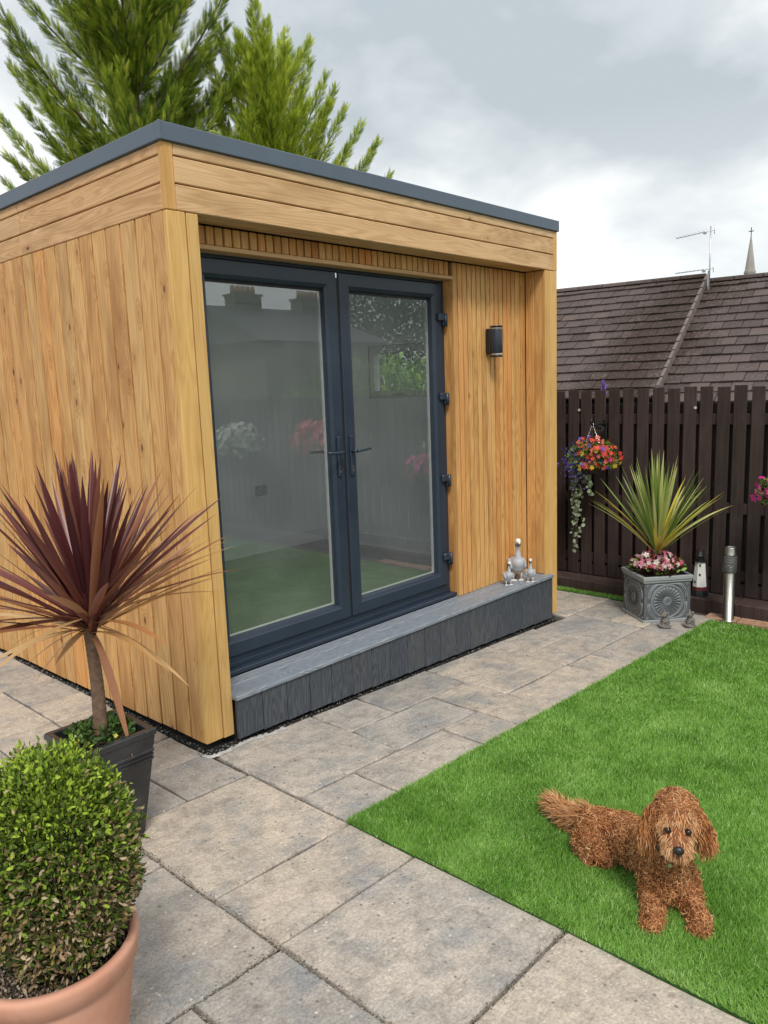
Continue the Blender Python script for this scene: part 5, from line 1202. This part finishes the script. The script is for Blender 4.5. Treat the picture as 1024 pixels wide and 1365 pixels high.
def curls(name, sel_w, N, Lr, rad, curl, grav, flow, tone_off=0.0, kk=7, waves=1.6, lift=.55):
    w = ar*sel_w; w = w/w.sum(); idx = rng.choice(nf, N, p=w); p = cen[idx]+rng.normal(size=(N, 3))*.003; n = nor[idx]
    a = rng.normal(size=(N, 3)); a -= n*np.sum(a*n, 1)[:, None]; a /= np.linalg.norm(a, axis=1, keepdims=True)
    fl = flow(p, n); d = n*lift+a*.45+np.array([0, 0, -grav])+fl; d -= n*np.minimum(np.sum(d*n, 1)-.12, 0)[:, None]; d /= np.linalg.norm(d, axis=1, keepdims=True)
    u = np.cross(d, a); u /= np.maximum(np.linalg.norm(u, axis=1, keepdims=True), 1e-6); v = np.cross(d, u)
    Ln = rng.uniform(Lr[0], Lr[1], N); ph = rng.uniform(0, 2*np.pi, N); wv = waves*rng.uniform(.8, 1.3, N)*2*np.pi; cr = curl*rng.uniform(.7, 1.3, N)
    rings = []
    for k in range(kk):
        s = k/(kk-1); g = np.array([0, 0, -1.0])*(grav*.5*s*s)
        c = p-n*.004+d*(Ln*s)[:, None]+g*Ln[:, None]+u*(cr*np.sin(ph+wv*s)*min(1, s*2.5))[:, None]+v*(cr*np.cos(ph+wv*s)*min(1, s*2.5))[:, None]
        c[:, 2] = np.maximum(c[:, 2], G0+.012+.006*rng.random(N))
        rk = rad*(1-.75*s**2)*rng.uniform(.85, 1.15, N)
        rings.append(np.stack([c+u*(rk*math.cos(q))[:, None]+v*(rk*math.sin(q))[:, None] for q in (0, 2.094, 4.189)], 1))
    V = np.stack(rings, 1).reshape(-1, 3)-np.array(Dl); F = []
    for k in range(kk-1):
        for j in range(3):
            a0, b0, a1, b1 = k*3+j, k*3+(j+1) % 3, (k+1)*3+j, (k+1)*3+(j+1) % 3; F += [(a0, b0, b1, a1)]
    F = (np.array(F)[None]+np.arange(N)[:, None, None]*kk*3).reshape(-1, 4)
    tone = np.clip(rng.random(N)*.55+.20+tone_off+.34*np.array([mnoise.noise(Vector(q*38)) for q in p])+.08*rng.normal(size=N), 0, 1); tv = np.repeat(tone[:, None], kk*3, 1); tv = np.clip(tv+np.repeat(np.linspace(-.12, .14, kk), 3)[None], 0, 1)
    o = np_mesh(name, V, F, FUR, dog, smooth=True, attrs={'tone': tv.ravel()}); o['kind'] = 'stuff'; return o
H0 = np.array(hd); fA, sA, uA = np.array(fd), np.array(sd_), np.array(ud)
rel = (cen-H0)/HS; cf, cs, cu = rel@fA, rel@sA, rel@uA
head = (np.linalg.norm(rel, axis=1) < .135) & (cen[:, 2] > .17)
ear = head & (np.abs(cs) > .058) & (cf < .045)
muzz = head & (cf > .040) & ~ear
eyes = head & (cf > .028) & (cu > -.004) & (cu < .016) & (np.abs(cs) > .020) & (np.abs(cs) < .040)
tail = (cen[:, 1] > -1.56) & (cen[:, 0] > .415)
rest = ~head & ~tail
noflow = lambda p, n: np.zeros_like(p)
curls('ringlets', rest.astype(float), 4600, (.016, .026), .0024, .0054, .3, noflow, .02, kk=8, waves=1.15, lift=.24)
curls('body_fur', rest.astype(float), 10000, (.012, .022), .0019, .0040, .25, noflow, 0, kk=6, waves=1.5, lift=.22)
curls('head_fur', (head & ~ear & ~muzz & ~eyes).astype(float), 3400, (.012, .020), .0018, .0036, .35, noflow, .10, kk=6, waves=1.4, lift=.3)
mf = lambda p, n: (-.9*fA*0+np.array([0, 0, -.5]))[None]+(((p-H0)@sA)[:, None]*9)*sA[None]
curls('muzzle_fur', (muzz & ~eyes & ((cf < .100) | (np.abs(cs) > .012))).astype(float), 1500, (.012, .020), .0015, .0010, .5, mf, .34, waves=.5)
curls('ear_fur', ear.astype(float), 1800, (.018, .034), .0024, .0032, 1.2, noflow, -.04, waves=1.2)
tf = lambda p, n: np.tile(np.array([[.35, .85, .05]]), (len(p), 1))
curls('tail_fur', tail.astype(float), 2000, (.035, .070), .0015, .0045, .12, tf, .14, waves=.9, lift=.4)
def ball_at(name, p, r, mat, sc=(1, 1, 1)):
    bm = bmesh.new(); bmesh.ops.create_uvsphere(bm, u_segments=20, v_segments=12, radius=r); M = Matrix((fd, sd_, ud)).transposed().to_4x4() @ Matrix.Diagonal((*sc, 1)); bmesh.ops.transform(bm, matrix=M, verts=bm.verts[:])
    return from_bm(name, bm, mat, dog, dl_(p), smooth=True)
ball_at('nose', hp(.116, 0, -.030), 0.0140, M_NOSE, (.75, 1.05, .85))
for s in (-1, 1): ball_at('eye', hp(.069, s*.030, .006), .0092, M_EYE)
bm = bmesh.new(); b2 = bmesh.new(); prof_n = 26
for i in range(prof_n): pass
ring = [Vector((.255, -1.895, .222))+Vector((.066*math.cos(q), .066*math.sin(q), -.030*math.cos(q-.4)*-1)) for q in [2*PI*k/24 for k in range(25)]]
tube_bm(b2, [p-Dl for p in ring], .006, 6, False); merge_bm(bm, b2); from_bm('collar', bm, M_BLACK, dog, smooth=True)
bm = bmesh.new(); b2 = bmesh.new(); bmesh.ops.create_cone(b2, cap_ends=True, segments=16, radius1=.006, radius2=.006, depth=.002); merge_bm(bm, b2, Matrix((r2, Vector((0, 0, 1)), -f2)).transposed().to_4x4()); from_bm('name_tag', bm, M_CHROME, dog, dl_(Vector((.165, -1.932, .172))))
# small dry bits blown onto the paving
n = 150; X = rng.uniform(-1.1, 3.4, n); Y = np.where(X < 0, rng.uniform(-2.2, 1.8, n), rng.uniform(-.84, -.06, n)); P_ = np.stack([X, Y, -.03-.04*X+.002], 1)
V, F, t = scatter(*LQ, P_, frames(np.stack([rng.normal(size=n), rng.normal(size=n), rng.normal(size=n)*.08], 1), upv=(0, 0, 1)), rng.uniform(.005, .014, n))
tag(np_mesh('leaf_litter', V, F, make_tone('dry leaf bits', [(0, (.10, .055, .03)), (.6, (.24, .16, .09)), (1, (.50, .44, .36))], .8), attrs={'tone': t}), 'tiny dry leaf bits scattered over the paving slabs', 'leaf litter', kind='stuff')
